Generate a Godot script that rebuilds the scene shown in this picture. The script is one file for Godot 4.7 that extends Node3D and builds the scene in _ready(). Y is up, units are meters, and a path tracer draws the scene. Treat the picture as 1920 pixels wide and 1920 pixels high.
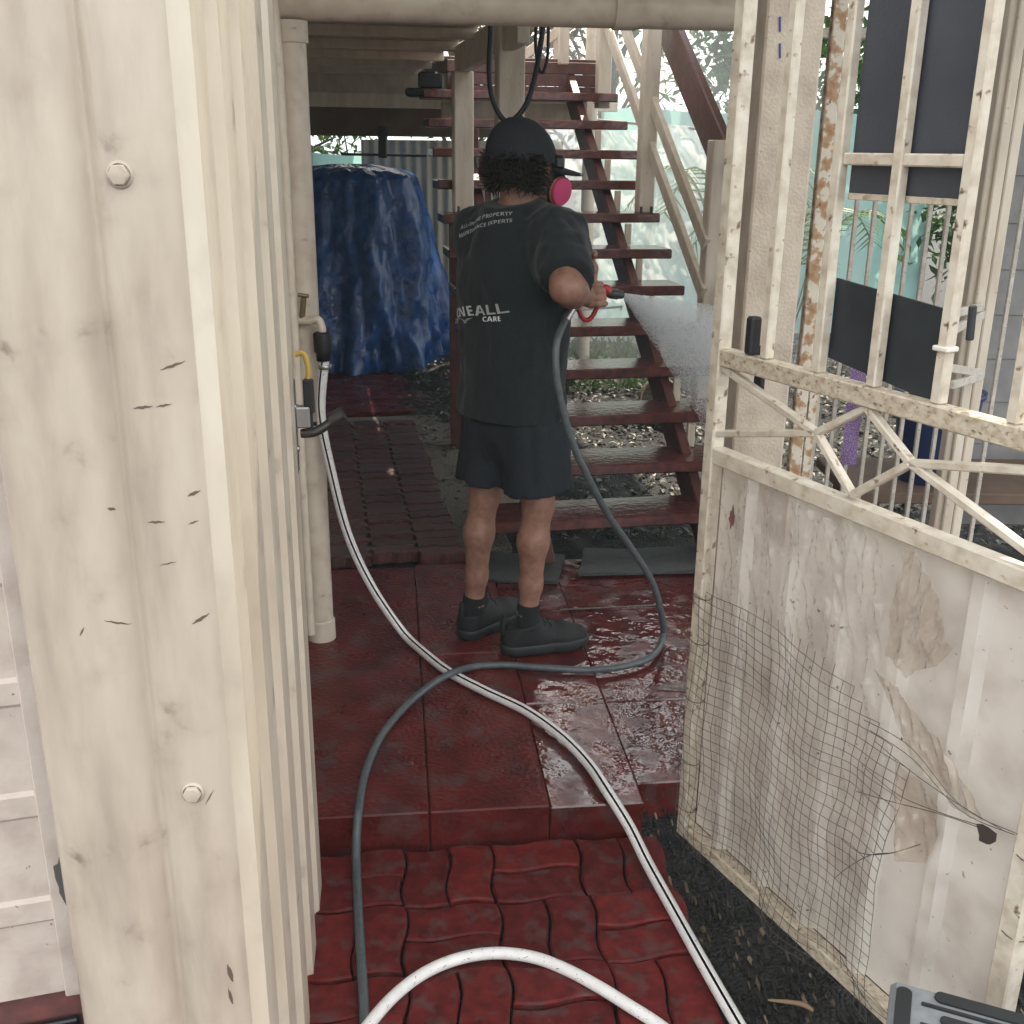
extends Node3D
# A man rinsing a stair under a raised house, seen through an open gate.
# World: y up, metres. The red floor he stands on is y = 0; the eye is 1.65 m above it.

const FOCAL := 2000.0                  # pixels of the 1920 px photograph
const EYE := Vector3(0, 1.65, 0)
const PITCH := 18.8
const ROLL := 0.65
const UP := Vector3.UP
const GATE_AT := Vector3(0.469, 0, -2.397)
const GATE_ALONG := Vector3(0.457, 0, 0.889)
const STAIR_FWD := Vector3(-0.18, 0, -0.984)
const STAIR_RIGHT := Vector3(0.984, 0, -0.18)
const STAIR_FIRST := Vector3(0.485, 0, -4.45)
const RISE := 0.165
const RUN := 0.24
const WALL_AT := Vector3(-0.38, 0, -1.26)
const WALL_ALONG := Vector3(-0.112, 0, -0.9937)
const WALL_OUT := Vector3(0.9937, 0, -0.112)

var lens_basis: Basis
var rng := RandomNumberGenerator.new()
var M := {}
var taken := {}
var shirt_field: Field

func _ready() -> void:
	rng.seed = 7
	# ---- camera
	lens_basis = Basis(Vector3.RIGHT, deg_to_rad(-PITCH)) * Basis(Vector3.BACK, deg_to_rad(ROLL))
	var camera := Camera3D.new()
	camera.name = "camera"
	camera.fov = rad_to_deg(2.0 * atan(960.0 / FOCAL))
	camera.transform = Transform3D(lens_basis, EYE)
	camera.near = 0.05
	camera.far = 400.0
	add_child(camera)
	# ---- sky, haze, exposure
	var env := Environment.new()
	var sky_mat := ProceduralSkyMaterial.new()
	sky_mat.sky_top_color = Color(0.93, 0.935, 0.94)
	sky_mat.sky_horizon_color = Color(0.99, 0.98, 0.965)
	sky_mat.sky_curve = 0.25
	sky_mat.ground_bottom_color = Color(0.25, 0.23, 0.21)
	sky_mat.ground_horizon_color = Color(0.55, 0.55, 0.52)
	sky_mat.sun_angle_max = 25.0
	var sky := Sky.new()
	sky.sky_material = sky_mat
	env.background_mode = Environment.BG_SKY
	env.sky = sky
	env.background_energy_multiplier = 1.25
	env.tonemap_mode = Environment.TONE_MAPPER_LINEAR
	env.tonemap_exposure = 2.2
	env.fog_enabled = true
	env.fog_density = 0.003
	env.fog_light_color = Color(0.84, 0.96, 1.0)
	env.volumetric_fog_enabled = true
	env.volumetric_fog_density = 0.0
	env.sdfgi_enabled = true
	env.ssao_enabled = true
	env.ssil_enabled = true
	var we := WorldEnvironment.new()
	we.name = "environment"
	we.environment = env
	add_child(we)
	# ---- sun: high, ahead and to the right; the deck and added unseen panels keep it off the passage
	var sun := DirectionalLight3D.new()
	sun.name = "sun"
	sun.light_energy = 1.0
	sun.light_angular_distance = 0.5
	sun.light_color = Color(1.0, 0.95, 0.86)
	sun.shadow_enabled = true
	sun.basis = Basis.looking_at(-sun_dir(14.0, 62.0), UP)
	add_child(sun)
	# ---- large structure
	make_materials()
	build_ground()
	build_floor()
	build_front_pavers()
	build_back_path()
	build_house()
	build_corner_cover()
	build_side_wall()
	build_siding()
	build_right_house()
	build_back_fences()
	build_stairs()
	build_landing()
	# ---- objects
	build_posts()
	build_pipes()
	build_gate()
	build_gate_dressing()
	build_tarp_stack()
	build_hoses()
	build_person()
	build_spray()
	build_mats()
	build_garden()
	build_step_stool()
	build_small_things()

func sun_dir(azimuth: float, elevation: float) -> Vector3:
	var a := deg_to_rad(azimuth)
	var e := deg_to_rad(elevation)
	return Vector3(sin(a) * cos(e), sin(e), -cos(a) * cos(e))

# ---------------------------------------------------------------- from pixels to places
func ray(u: float, v: float) -> Vector3:
	return lens_basis * Vector3((u - 960.0) / FOCAL, -(v - 960.0) / FOCAL, -1.0)

func at_depth(u: float, v: float, depth: float) -> Vector3:
	var d := ray(u, v)
	return EYE + d * (depth / -d.z)

func on_level(u: float, v: float, y: float) -> Vector3:
	var d := ray(u, v)
	return EYE + d * ((y - EYE.y) / d.y)

func on_gate(u: float, v: float) -> Vector2:
	var n := gate_normal()
	var d := ray(u, v)
	var p := EYE + d * ((GATE_AT - EYE).dot(n) / d.dot(n))
	return Vector2((p - GATE_AT).dot(GATE_ALONG.normalized()), p.y)

func gate_normal() -> Vector3:
	return GATE_ALONG.normalized().cross(UP)

# ---------------------------------------------------------------- scene helpers
func numbered(called: String) -> String:
	if not taken.has(called):
		taken[called] = 0
		return called
	taken[called] += 1
	return "%s_%03d" % [called, taken[called]]

func tag(o: Node3D, label: String, category: String, group := "") -> Node3D:
	o.set_meta("label", label)
	o.set_meta("category", category)
	if group:
		o.set_meta("group", group)
	return o

func thing(called: String, label: String, category: String, where := Vector3.ZERO, group := "") -> Node3D:
	var o := Node3D.new()
	o.name = numbered(called)
	o.position = where
	add_child(o)
	return tag(o, label, category, group)

func structure(called: String, where := Vector3.ZERO) -> Node3D:
	var o := Node3D.new()
	o.name = numbered(called)
	o.position = where
	o.set_meta("kind", "structure")
	add_child(o)
	return o

# a mesh given in world axes about the origin of the world becomes a child of its thing
func part(owner_node: Node3D, called: String, mb: MB, m: Material) -> MeshInstance3D:
	var o := MeshInstance3D.new()
	o.name = called
	var shift := Vector3.ZERO
	var p: Node = owner_node
	while p != self and p != null:
		shift += (p as Node3D).position
		p = p.get_parent()
	o.mesh = mb.mesh(shift)
	o.material_override = m
	owner_node.add_child(o, true)
	return o

# a shared mesh placed by its own transform
func piece(owner_node: Node3D, called: String, mesh: Mesh, m: Material, xf: Transform3D) -> MeshInstance3D:
	var o := MeshInstance3D.new()
	o.name = called
	o.mesh = mesh
	o.material_override = m
	o.transform = xf
	owner_node.add_child(o, true)
	return o

func single(called: String, label: String, category: String, mb: MB, m: Material, where: Vector3, group := "") -> MeshInstance3D:
	var o := MeshInstance3D.new()
	o.name = numbered(called)
	o.position = where
	o.mesh = mb.mesh(where)
	o.material_override = m
	add_child(o)
	tag(o, label, category, group)
	return o

func scatter(owner_node: Node3D, called: String, mesh: Mesh, m: Material, places: Array, colors: Array) -> MultiMeshInstance3D:
	var mm := MultiMesh.new()
	mm.transform_format = MultiMesh.TRANSFORM_3D
	mm.use_colors = true
	mm.mesh = mesh
	mm.instance_count = places.size()
	for i in places.size():
		mm.set_instance_transform(i, places[i])
		mm.set_instance_color(i, colors[i])
	var o := MultiMeshInstance3D.new()
	o.name = called
	o.multimesh = mm
	o.material_override = m
	o.set_meta("kind", "stuff")
	owner_node.add_child(o, true)
	return o

func rot_y(p: Vector3, right: Vector3) -> Transform3D:   # local x = right, local y up
	return Transform3D(Basis(right, UP, right.cross(UP)), p)

# a bar's transform: local z runs from a to b, local y as near to up as can be
func along(a: Vector3, b: Vector3, up := Vector3.UP) -> Transform3D:
	var z := (b - a).normalized()
	var x := up.cross(z)
	if x.length() < 0.01:
		x = Vector3.RIGHT.cross(z)
	x = x.normalized()
	return Transform3D(Basis(x, z.cross(x), z), (a + b) / 2.0)

func smooth_path(points: Array, per := 10) -> PackedVector3Array:
	var out := PackedVector3Array()
	var n := points.size()
	for i in n - 1:
		var p0: Vector3 = points[maxi(i - 1, 0)]
		var p1: Vector3 = points[i]
		var p2: Vector3 = points[i + 1]
		var p3: Vector3 = points[mini(i + 2, n - 1)]
		for k in per:
			var t := float(k) / per
			out.append(p1.cubic_interpolate(p2, p0, p3, t))
	out.append(points[n - 1])
	return out

# ---------------------------------------------------------------- mesh builder (outward faces given counter-clockwise)
class MB:
	var v := PackedVector3Array()
	var n := PackedVector3Array()
	var uv := PackedVector2Array()
	var c := PackedColorArray()
	var ix := PackedInt32Array()
	var tint := Color(1, 1, 1)

	func vert(p: Vector3, nn: Vector3, t := Vector2.ZERO) -> int:
		v.append(p)
		n.append(nn)
		uv.append(t)
		c.append(tint)
		return v.size() - 1

	func tri(a: int, b: int, d: int) -> void:
		ix.append(a)
		ix.append(d)
		ix.append(b)

	func face(ps: Array) -> void:
		var nn: Vector3 = ((ps[1] - ps[0]) as Vector3).cross(ps[2] - ps[0]).normalized()
		if ps.size() > 3 and nn.length() < 0.5:
			nn = ((ps[2] - ps[0]) as Vector3).cross(ps[3] - ps[0]).normalized()
		var first := v.size()
		for p in ps:
			vert(p, nn, Vector2(p.x + p.z, p.y))
		for i in range(1, ps.size() - 1):
			tri(first, first + i, first + i + 1)

	func box(xf: Transform3D, size: Vector3, bevel := 0.0) -> void:
		var h := size / 2.0
		var b: float = min(bevel, min(h.x, min(h.y, h.z)) * 0.45)
		if b <= 0.0:
			for ax in 3:
				for s in [-1.0, 1.0]:
					var q := []
					for k in 4:
						var e := [[-1, -1], [1, -1], [1, 1], [-1, 1]]
						var p := Vector3.ZERO
						p[ax] = s * h[ax]
						p[(ax + 1) % 3] = e[k][0] * h[(ax + 1) % 3]
						p[(ax + 2) % 3] = e[k][1] * h[(ax + 2) % 3]
						q.append(xf * p)
					if s < 0:
						q.reverse()
					face(q)
			return
		var corner := func(ax: int, sx: float, sy: float, sz: float) -> Vector3:
			var sg := Vector3(sx, sy, sz)
			var p := Vector3.ZERO
			for k in 3:
				p[k] = sg[k] * (h[k] if k == ax else h[k] - b)
			return xf * p
		for ax in 3:
			var a1 := (ax + 1) % 3
			var a2 := (ax + 2) % 3
			for s in [-1.0, 1.0]:
				var q := []
				for e in [[-1.0, -1.0], [1.0, -1.0], [1.0, 1.0], [-1.0, 1.0]]:
					var sg := Vector3.ZERO
					sg[ax] = s
					sg[a1] = e[0]
					sg[a2] = e[1]
					q.append(corner.call(ax, sg.x, sg.y, sg.z))
				if s < 0:
					q.reverse()
				face(q)
			# the four edges that run along ax
			for s1 in [-1.0, 1.0]:
				for s2 in [-1.0, 1.0]:
					var lo := Vector3.ZERO
					lo[ax] = -1.0
					lo[a1] = s1
					lo[a2] = s2
					var hi := lo
					hi[ax] = 1.0
					var q := [corner.call(a1, lo.x, lo.y, lo.z), corner.call(a1, hi.x, hi.y, hi.z), corner.call(a2, hi.x, hi.y, hi.z), corner.call(a2, lo.x, lo.y, lo.z)]
					if s1 * s2 < 0:
						q.reverse()
					q.reverse()
					face(q)
		for sx in [-1.0, 1.0]:
			for sy in [-1.0, 1.0]:
				for sz in [-1.0, 1.0]:
					var q := [corner.call(0, sx, sy, sz), corner.call(1, sx, sy, sz), corner.call(2, sx, sy, sz)]
					if sx * sy * sz < 0:
						q.reverse()
					face(q)

	func bar(a: Vector3, b: Vector3, w: float, hgt: float, bevel := 0.0, up := Vector3.UP) -> void:
		var z := (b - a).normalized()
		var x := up.cross(z)
		if x.length() < 0.01:
			x = Vector3.RIGHT.cross(z)
		x = x.normalized()
		box(Transform3D(Basis(x, z.cross(x), z), (a + b) / 2.0), Vector3(w, hgt, (b - a).length()), bevel)

	func tube(pts: PackedVector3Array, radii, sides := 8, caps := true) -> void:
		var m := pts.size()
		var x := Vector3.ZERO
		var first := v.size()
		var run := 0.0
		for i in m:
			var t := (pts[mini(i + 1, m - 1)] - pts[maxi(i - 1, 0)]).normalized()
			if i == 0:
				x = t.cross(Vector3.UP if absf(t.y) < 0.9 else Vector3.RIGHT).normalized()
			else:
				run += pts[i].distance_to(pts[i - 1])
				x = (x - t * x.dot(t)).normalized()
			var y := t.cross(x)
			var r: float = radii[i] if radii is Array or radii is PackedFloat32Array else radii
			for k in sides + 1:
				var a := TAU * k / sides
				var o := x * cos(a) + y * sin(a)
				vert(pts[i] + o * r, o, Vector2(float(k) / sides, run))
		for i in m - 1:
			for k in sides:
				var p := first + i * (sides + 1) + k
				var q := p + sides + 1
				tri(p, p + 1, q + 1)
				tri(p, q + 1, q)
		if caps:
			for e in [0, m - 1]:
				var t := (pts[mini(e + 1, m - 1)] - pts[maxi(e - 1, 0)]).normalized() * (-1.0 if e == 0 else 1.0)
				var mid := vert(pts[e], t)
				var ring := v.size()
				for k in sides + 1:
					vert(v[first + e * (sides + 1) + k], t)
				for k in sides:
					if e == 0:
						tri(mid, ring + k + 1, ring + k)
					else:
						tri(mid, ring + k, ring + k + 1)

	func rod(a: Vector3, b: Vector3, r: float, sides := 8, r2 := -1.0) -> void:
		tube(PackedVector3Array([a, b]), [r, r if r2 < 0 else r2], sides)

	func lathe(prof: Array, xf: Transform3D, sides := 20) -> void:   # prof: Vector2(radius, height), going up
		var first := v.size()
		var m := prof.size()
		for i in m:
			var t: Vector2 = (prof[mini(i + 1, m - 1)] - prof[maxi(i - 1, 0)])
			var nn := Vector2(t.y, -t.x).normalized()
			for k in sides + 1:
				var a := TAU * k / sides
				var dir := Vector3(cos(a), 0, -sin(a))
				vert(xf * (dir * prof[i].x + Vector3(0, prof[i].y, 0)), (xf.basis * (dir * nn.x + Vector3(0, nn.y, 0))).normalized(), Vector2(float(k) / sides, prof[i].y))
		for i in m - 1:
			for k in sides:
				var p := first + i * (sides + 1) + k
				var q := p + sides + 1
				tri(p, p + 1, q + 1)
				tri(p, q + 1, q)

	# a smooth sheet: f(i, j) gives the point; normal = d/di x d/dj
	func sheet(nx: int, ny: int, f: Callable, flip := false) -> void:
		var first := v.size()
		var pts := []
		for i in nx + 1:
			for j in ny + 1:
				pts.append(f.call(float(i) / nx, float(j) / ny))
		for i in nx + 1:
			for j in ny + 1:
				var du: Vector3 = pts[mini(i + 1, nx) * (ny + 1) + j] - pts[maxi(i - 1, 0) * (ny + 1) + j]
				var dv: Vector3 = pts[i * (ny + 1) + mini(j + 1, ny)] - pts[i * (ny + 1) + maxi(j - 1, 0)]
				var nn := du.cross(dv).normalized()
				if flip:
					nn = -nn
				vert(pts[i * (ny + 1) + j], nn, Vector2(float(i) / nx, float(j) / ny))
		for i in nx:
			for j in ny:
				var a := first + i * (ny + 1) + j
				var b := a + ny + 1
				if flip:
					tri(a, b + 1, b)
					tri(a, a + 1, b + 1)
				else:
					tri(a, b, b + 1)
					tri(a, b + 1, a + 1)

	# a folded metal sheet: polyline prof (along, out), upright from y0 to y1; out is the side that shows
	func folded(at: Vector3, dir: Vector3, out: Vector3, prof: Array, y0: float, y1: float, thick := 0.0015) -> void:
		var right_handed := dir.cross(Vector3.UP).dot(out) > 0
		for side in 2:
			for i in prof.size() - 1:
				var a: Vector2 = prof[i]
				var b: Vector2 = prof[i + 1]
				var back := out * (-thick * side)
				var p0 := at + dir * a.x + out * a.y + back
				var p1 := at + dir * b.x + out * b.y + back
				var q := [p0 + Vector3(0, y0, 0), p1 + Vector3(0, y0, 0), p1 + Vector3(0, y1, 0), p0 + Vector3(0, y1, 0)]
				if right_handed == (side == 1):
					q.reverse()
				face(q)

	func mesh(shift := Vector3.ZERO) -> ArrayMesh:
		var a := []
		a.resize(Mesh.ARRAY_MAX)
		var w := v
		if shift != Vector3.ZERO:
			w = PackedVector3Array()
			w.resize(v.size())
			for i in v.size():
				w[i] = v[i] - shift
		a[Mesh.ARRAY_VERTEX] = w
		a[Mesh.ARRAY_NORMAL] = n
		a[Mesh.ARRAY_TEX_UV] = uv
		a[Mesh.ARRAY_COLOR] = c
		a[Mesh.ARRAY_INDEX] = ix
		var m := ArrayMesh.new()
		m.add_surface_from_arrays(Mesh.PRIMITIVE_TRIANGLES, a)
		return m

# ---------------------------------------------------------------- distance field for bodies and cloth
class Field:
	var lo: Vector3
	var cell: float
	var nx: int
	var ny: int
	var nz: int
	var d := PackedFloat32Array()

	func _init(low: Vector3, high: Vector3, step: float) -> void:
		lo = low
		cell = step
		nx = int((high.x - low.x) / step) + 2
		ny = int((high.y - low.y) / step) + 2
		nz = int((high.z - low.z) / step) + 2
		d.resize(nx * ny * nz)
		d.fill(1.0)

	# tapered capsule a-b; squash: direction times (factor - 1), thinner that way; flat: cut square at b
	func bone(a: Vector3, b: Vector3, ra: float, rb: float, k := 0.02, squash := Vector3.ZERO, flat := false) -> void:
		var big := maxf(ra, rb) + k + cell * 2.0
		var l := Vector3(minf(a.x, b.x), minf(a.y, b.y), minf(a.z, b.z)) - Vector3.ONE * big
		var h := Vector3(maxf(a.x, b.x), maxf(a.y, b.y), maxf(a.z, b.z)) + Vector3.ONE * big
		var i0 := clampi(int((l.x - lo.x) / cell), 0, nx - 1)
		var i1 := clampi(int((h.x - lo.x) / cell) + 1, 0, nx - 1)
		var j0 := clampi(int((l.y - lo.y) / cell), 0, ny - 1)
		var j1 := clampi(int((h.y - lo.y) / cell) + 1, 0, ny - 1)
		var k0 := clampi(int((l.z - lo.z) / cell), 0, nz - 1)
		var k1 := clampi(int((h.z - lo.z) / cell) + 1, 0, nz - 1)
		var sf := squash.length()
		var sd := squash.normalized()
		var ab := b - a
		if sf > 0.0:
			ab += sd * (sd.dot(ab) * sf)
		var ll := maxf(ab.length_squared(), 1e-9)
		var dir := (b - a).normalized()
		for j in range(j0, j1 + 1):
			for kk in range(k0, k1 + 1):
				var base := (j * nz + kk) * nx
				for i in range(i0, i1 + 1):
					var p := Vector3(lo.x + i * cell, lo.y + j * cell, lo.z + kk * cell)
					var q := p - a
					if sf > 0.0:
						q += sd * (sd.dot(q) * sf)
					var t := clampf(q.dot(ab) / ll, 0.0, 1.0)
					var e := q.distance_to(ab * t) - lerpf(ra, rb, t)
					if flat:
						e = maxf(e, (p - b).dot(dir))
					var o := d[base + i]
					var g := maxf(k - absf(o - e), 0.0) / k
					d[base + i] = minf(o, e) - g * g * k * 0.25

	func cut(normal: Vector3, at: Vector3) -> void:   # takes away what lies on the side normal points to
		for j in ny:
			for kk in nz:
				var base := (j * nz + kk) * nx
				for i in nx:
					var e := (Vector3(lo.x + i * cell, lo.y + j * cell, lo.z + kk * cell) - at).dot(normal)
					if e > d[base + i]:
						d[base + i] = e

	func crease(noise: FastNoiseLite, amp: float, stretch: Vector3) -> void:
		var near := cell * 4.0
		for j in ny:
			for kk in nz:
				var base := (j * nz + kk) * nx
				for i in nx:
					var o := d[base + i]
					if absf(o) < near:
						d[base + i] = o + noise.get_noise_3d((lo.x + i * cell) * stretch.x, (lo.y + j * cell) * stretch.y, (lo.z + kk * cell) * stretch.z) * amp

	func value(p: Vector3) -> float:
		var q := (p - lo) / cell
		var i := clampi(int(q.x), 0, nx - 2)
		var j := clampi(int(q.y), 0, ny - 2)
		var k := clampi(int(q.z), 0, nz - 2)
		var fx := clampf(q.x - i, 0, 1)
		var fy := clampf(q.y - j, 0, 1)
		var fz := clampf(q.z - k, 0, 1)
		var o := (j * nz + k) * nx + i
		var p0 := lerpf(lerpf(d[o], d[o + 1], fx), lerpf(d[o + nx], d[o + nx + 1], fx), fz)
		o += nz * nx
		var p1 := lerpf(lerpf(d[o], d[o + 1], fx), lerpf(d[o + nx], d[o + nx + 1], fx), fz)
		return lerpf(p0, p1, fy)

	func slope(p: Vector3) -> Vector3:
		var e := cell
		return Vector3(value(p + Vector3(e, 0, 0)) - value(p - Vector3(e, 0, 0)), value(p + Vector3(0, e, 0)) - value(p - Vector3(0, e, 0)), value(p + Vector3(0, 0, e)) - value(p - Vector3(0, 0, e))).normalized()

	func hit(from: Vector3, dir: Vector3, most: float) -> Vector3:
		var t := 0.0
		while t < most:
			var e := value(from + dir * t)
			if e < 0.0005:
				break
			t += maxf(e * 0.7, 0.001)
		return from + dir * t

	func into(mb: MB) -> void:
		var at := {}
		var sx := 1
		var sz := nx
		var sy := nx * nz
		for j in ny - 1:
			for k in nz - 1:
				var base := (j * nz + k) * nx
				for i in nx - 1:
					var o := base + i
					var c0 := d[o]
					if absf(c0) > cell * 2.5:
						continue
					var c := [c0, d[o + sx], d[o + sy], d[o + sx + sy], d[o + sz], d[o + sx + sz], d[o + sy + sz], d[o + sx + sy + sz]]
					var inside := 0
					for e in c:
						if e < 0.0:
							inside += 1
					if inside == 0 or inside == 8:
						continue
					var sum := Vector3.ZERO
					var count := 0
					for e in [[0, 1], [2, 3], [4, 5], [6, 7], [0, 2], [1, 3], [4, 6], [5, 7], [0, 4], [1, 5], [2, 6], [3, 7]]:
						var a: float = c[e[0]]
						var b: float = c[e[1]]
						if (a < 0.0) != (b < 0.0):
							var t := a / (a - b)
							var pa := Vector3(e[0] & 1, (e[0] >> 1) & 1, (e[0] >> 2) & 1)
							var pb := Vector3(e[1] & 1, (e[1] >> 1) & 1, (e[1] >> 2) & 1)
							sum += pa.lerp(pb, t)
							count += 1
					var p := lo + (Vector3(i, j, k) + sum / count) * cell
					at[o] = mb.vert(p, slope(p), Vector2(p.x, p.y))
		for o in at:
			var c0 := d[o]
			for e in [[sx, sy, sz], [sy, sz, sx], [sz, sx, sy]]:
				var c1 := d[o + e[0]]
				if (c0 < 0.0) == (c1 < 0.0):
					continue
				if not (at.has(o - e[1] - e[2]) and at.has(o - e[2]) and at.has(o - e[1])):
					continue
				var q := [at[o - e[1] - e[2]], at[o - e[2]], at[o], at[o - e[1]]]
				if c0 > 0.0:
					q.reverse()
				mb.tri(q[0], q[1], q[2])
				mb.tri(q[0], q[2], q[3])

# ---------------------------------------------------------------- materials
func noise_tex(seed_at: int, freq: float, stops: Array, octaves := 4, size := 512, kind := FastNoiseLite.TYPE_SIMPLEX_SMOOTH, warp := 0.0) -> NoiseTexture2D:
	var f := FastNoiseLite.new()
	f.seed = seed_at
	f.noise_type = kind
	f.frequency = freq
	f.fractal_type = FastNoiseLite.FRACTAL_FBM if octaves > 1 else FastNoiseLite.FRACTAL_NONE
	f.fractal_octaves = octaves
	if warp > 0.0:
		f.domain_warp_enabled = true
		f.domain_warp_amplitude = warp
		f.domain_warp_frequency = freq * 1.5
	var t := NoiseTexture2D.new()
	t.width = size
	t.height = size
	t.seamless = true
	t.noise = f
	if stops.size():
		var g := Gradient.new()
		var offs := PackedFloat32Array()
		var cols := PackedColorArray()
		for s in stops:
			offs.append(s[0])
			var col: Color = s[1]
			cols.append(col.linear_to_srgb())
		g.offsets = offs
		g.colors = cols
		t.color_ramp = g
	return t

func plain(col: Color, rough := 0.6, metal := 0.0) -> StandardMaterial3D:
	var m := StandardMaterial3D.new()
	m.albedo_color = Color(col.r, col.g, col.b, 1.0).linear_to_srgb()
	m.roughness = rough
	m.metallic = metal
	return m

# a mottled surface: base colours from one noise, flecks or chips from a second, relief from a third
func mottled(stops: Array, metres: float, rough: float, chips = null, chip_metres := 0.5, relief = null, relief_cm := 0.0, relief_metres := 0.3, in_world := true) -> StandardMaterial3D:
	var m := StandardMaterial3D.new()
	m.roughness = rough
	m.albedo_texture = stops[0]
	m.uv1_triplanar = true
	m.uv1_world_triplanar = in_world
	m.uv1_triplanar_sharpness = 6.0
	m.uv1_scale = Vector3.ONE / metres
	if chips:
		m.detail_enabled = true
		m.detail_albedo = chips
		m.detail_blend_mode = BaseMaterial3D.BLEND_MODE_MIX
		m.detail_uv_layer = BaseMaterial3D.DETAIL_UV_2
		m.uv2_triplanar = true
		m.uv2_world_triplanar = in_world
		m.uv2_triplanar_sharpness = 6.0
		m.uv2_scale = Vector3.ONE / chip_metres
	if relief:
		m.heightmap_enabled = true
		m.heightmap_texture = relief
		m.heightmap_scale = relief_cm
	return m

func lin(r: float, g: float, b: float, a := 1.0) -> Color:
	return Color(r, g, b, a)

func make_materials() -> void:
	var specks := noise_tex(31, 0.05, [[0.0, lin(0.10, 0.07, 0.05, 0.0)], [0.86, lin(0.12, 0.09, 0.07, 0.0)], [0.90, lin(0.11, 0.08, 0.06, 0.7)], [1.0, lin(0.06, 0.045, 0.04, 1.0)]], 3)
	var few_specks := noise_tex(32, 0.035, [[0.0, lin(0.12, 0.08, 0.06, 0.0)], [0.90, lin(0.14, 0.09, 0.07, 0.0)], [0.93, lin(0.12, 0.08, 0.06, 0.6)], [1.0, lin(0.08, 0.06, 0.05, 1.0)]], 4)
	var rust := noise_tex(33, 0.016, [[0.0, lin(0.16, 0.08, 0.04, 0.0)], [0.74, lin(0.25, 0.15, 0.09, 0.0)], [0.79, lin(0.24, 0.15, 0.09, 0.5)], [0.87, lin(0.12, 0.06, 0.035, 0.95)], [1.0, lin(0.05, 0.035, 0.03, 1.0)]], 5, 512, FastNoiseLite.TYPE_SIMPLEX_SMOOTH, 12.0)
	var grime := noise_tex(34, 0.02, [[0.0, lin(0.2, 0.15, 0.1, 0.0)], [0.66, lin(0.2, 0.15, 0.1, 0.0)], [0.78, lin(0.16, 0.12, 0.08, 0.45)], [0.88, lin(0.07, 0.055, 0.045, 0.95)], [1.0, lin(0.05, 0.04, 0.035, 1.0)]], 5, 512, FastNoiseLite.TYPE_SIMPLEX_SMOOTH, 10.0)
	var smudge := noise_tex(38, 0.012, [[0.0, lin(0.30, 0.24, 0.19, 0.0)], [0.52, lin(0.30, 0.24, 0.19, 0.0)], [0.68, lin(0.32, 0.26, 0.21, 0.08)], [0.84, lin(0.26, 0.21, 0.17, 0.18)], [0.93, lin(0.18, 0.13, 0.10, 0.45)], [1.0, lin(0.13, 0.09, 0.07, 0.7)]], 6, 512, FastNoiseLite.TYPE_SIMPLEX_SMOOTH, 20.0)
	var brush := noise_tex(35, 0.06, [], 3, 512)
	var lumps := noise_tex(36, 0.025, [], 4, 512)
	var grit := noise_tex(37, 0.12, [], 4, 512)
	# painted steel and timber
	var cream := noise_tex(1, 0.008, [[0.0, lin(0.52, 0.45, 0.36)], [0.45, lin(0.62, 0.55, 0.45)], [1.0, lin(0.68, 0.62, 0.52)]], 5)
	var warm := noise_tex(2, 0.010, [[0.0, lin(0.40, 0.335, 0.275)], [0.5, lin(0.51, 0.44, 0.36)], [1.0, lin(0.58, 0.51, 0.42)]], 6)
	M.cover = mottled([warm], 0.9, 0.27, smudge, 0.7, brush, 0.06)
	M.cover.uv1_scale = Vector3(2.4, 0.5, 2.4)
	M.wall = mottled([cream], 0.8, 0.36, smudge, 0.9, brush, 0.04)
	M.wall.uv1_scale = Vector3(2.0, 0.4, 2.0)
	M.siding = mottled([noise_tex(3, 0.01, [[0.0, lin(0.46, 0.38, 0.33)], [0.5, lin(0.60, 0.52, 0.46)], [1.0, lin(0.66, 0.58, 0.52)]], 5)], 0.6, 0.5, few_specks, 0.4, brush, 0.05)
	M.pvc = mottled([cream], 0.5, 0.4, smudge, 0.6, null)
	M.cream_wood = mottled([cream], 0.7, 0.55, few_specks, 0.6, brush, 0.08)
	M.cream_wood.uv1_scale = Vector3(3, 0.7, 3)
	M.soffit = M.cream_wood
	M.stucco = mottled([warm], 0.6, 0.6, few_specks, 0.5, grit, 0.12)
	M.gate_steel = mottled([noise_tex(5, 0.012, [[0.0, lin(0.46, 0.40, 0.31)], [0.5, lin(0.62, 0.56, 0.46)], [1.0, lin(0.70, 0.66, 0.57)]], 4)], 0.35, 0.42, rust, 0.37, lumps, 0.05)
	M.gate_rusty = mottled([noise_tex(6, 0.02, [[0.0, lin(0.35, 0.27, 0.19)], [0.5, lin(0.55, 0.48, 0.37)], [1.0, lin(0.64, 0.58, 0.48)]], 5)], 0.25, 0.5, grime, 0.20, lumps, 0.12)
	M.rust_post = mottled([noise_tex(7, 0.02, [[0.0, lin(0.28, 0.13, 0.05)], [0.42, lin(0.45, 0.32, 0.20)], [0.5, lin(0.62, 0.56, 0.46)], [1.0, lin(0.68, 0.63, 0.54)]], 5)], 0.45, 0.6, rust, 0.25, lumps, 0.15)
	M.gate_sheet = mottled([noise_tex(8, 0.008, [[0.0, lin(0.60, 0.55, 0.50)], [0.5, lin(0.77, 0.735, 0.685)], [1.0, lin(0.81, 0.785, 0.74)]], 5)], 0.8, 0.38, specks, 0.7, lumps, 0.04)
	M.gate_sheet.backlight_enabled = true
	M.gate_sheet.backlight = Color(0.70, 0.67, 0.62)
	M.bar_white = mottled([noise_tex(9, 0.012, [[0.0, lin(0.44, 0.40, 0.34)], [1.0, lin(0.66, 0.63, 0.57)]], 4)], 0.4, 0.5, grime, 0.18)
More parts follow.
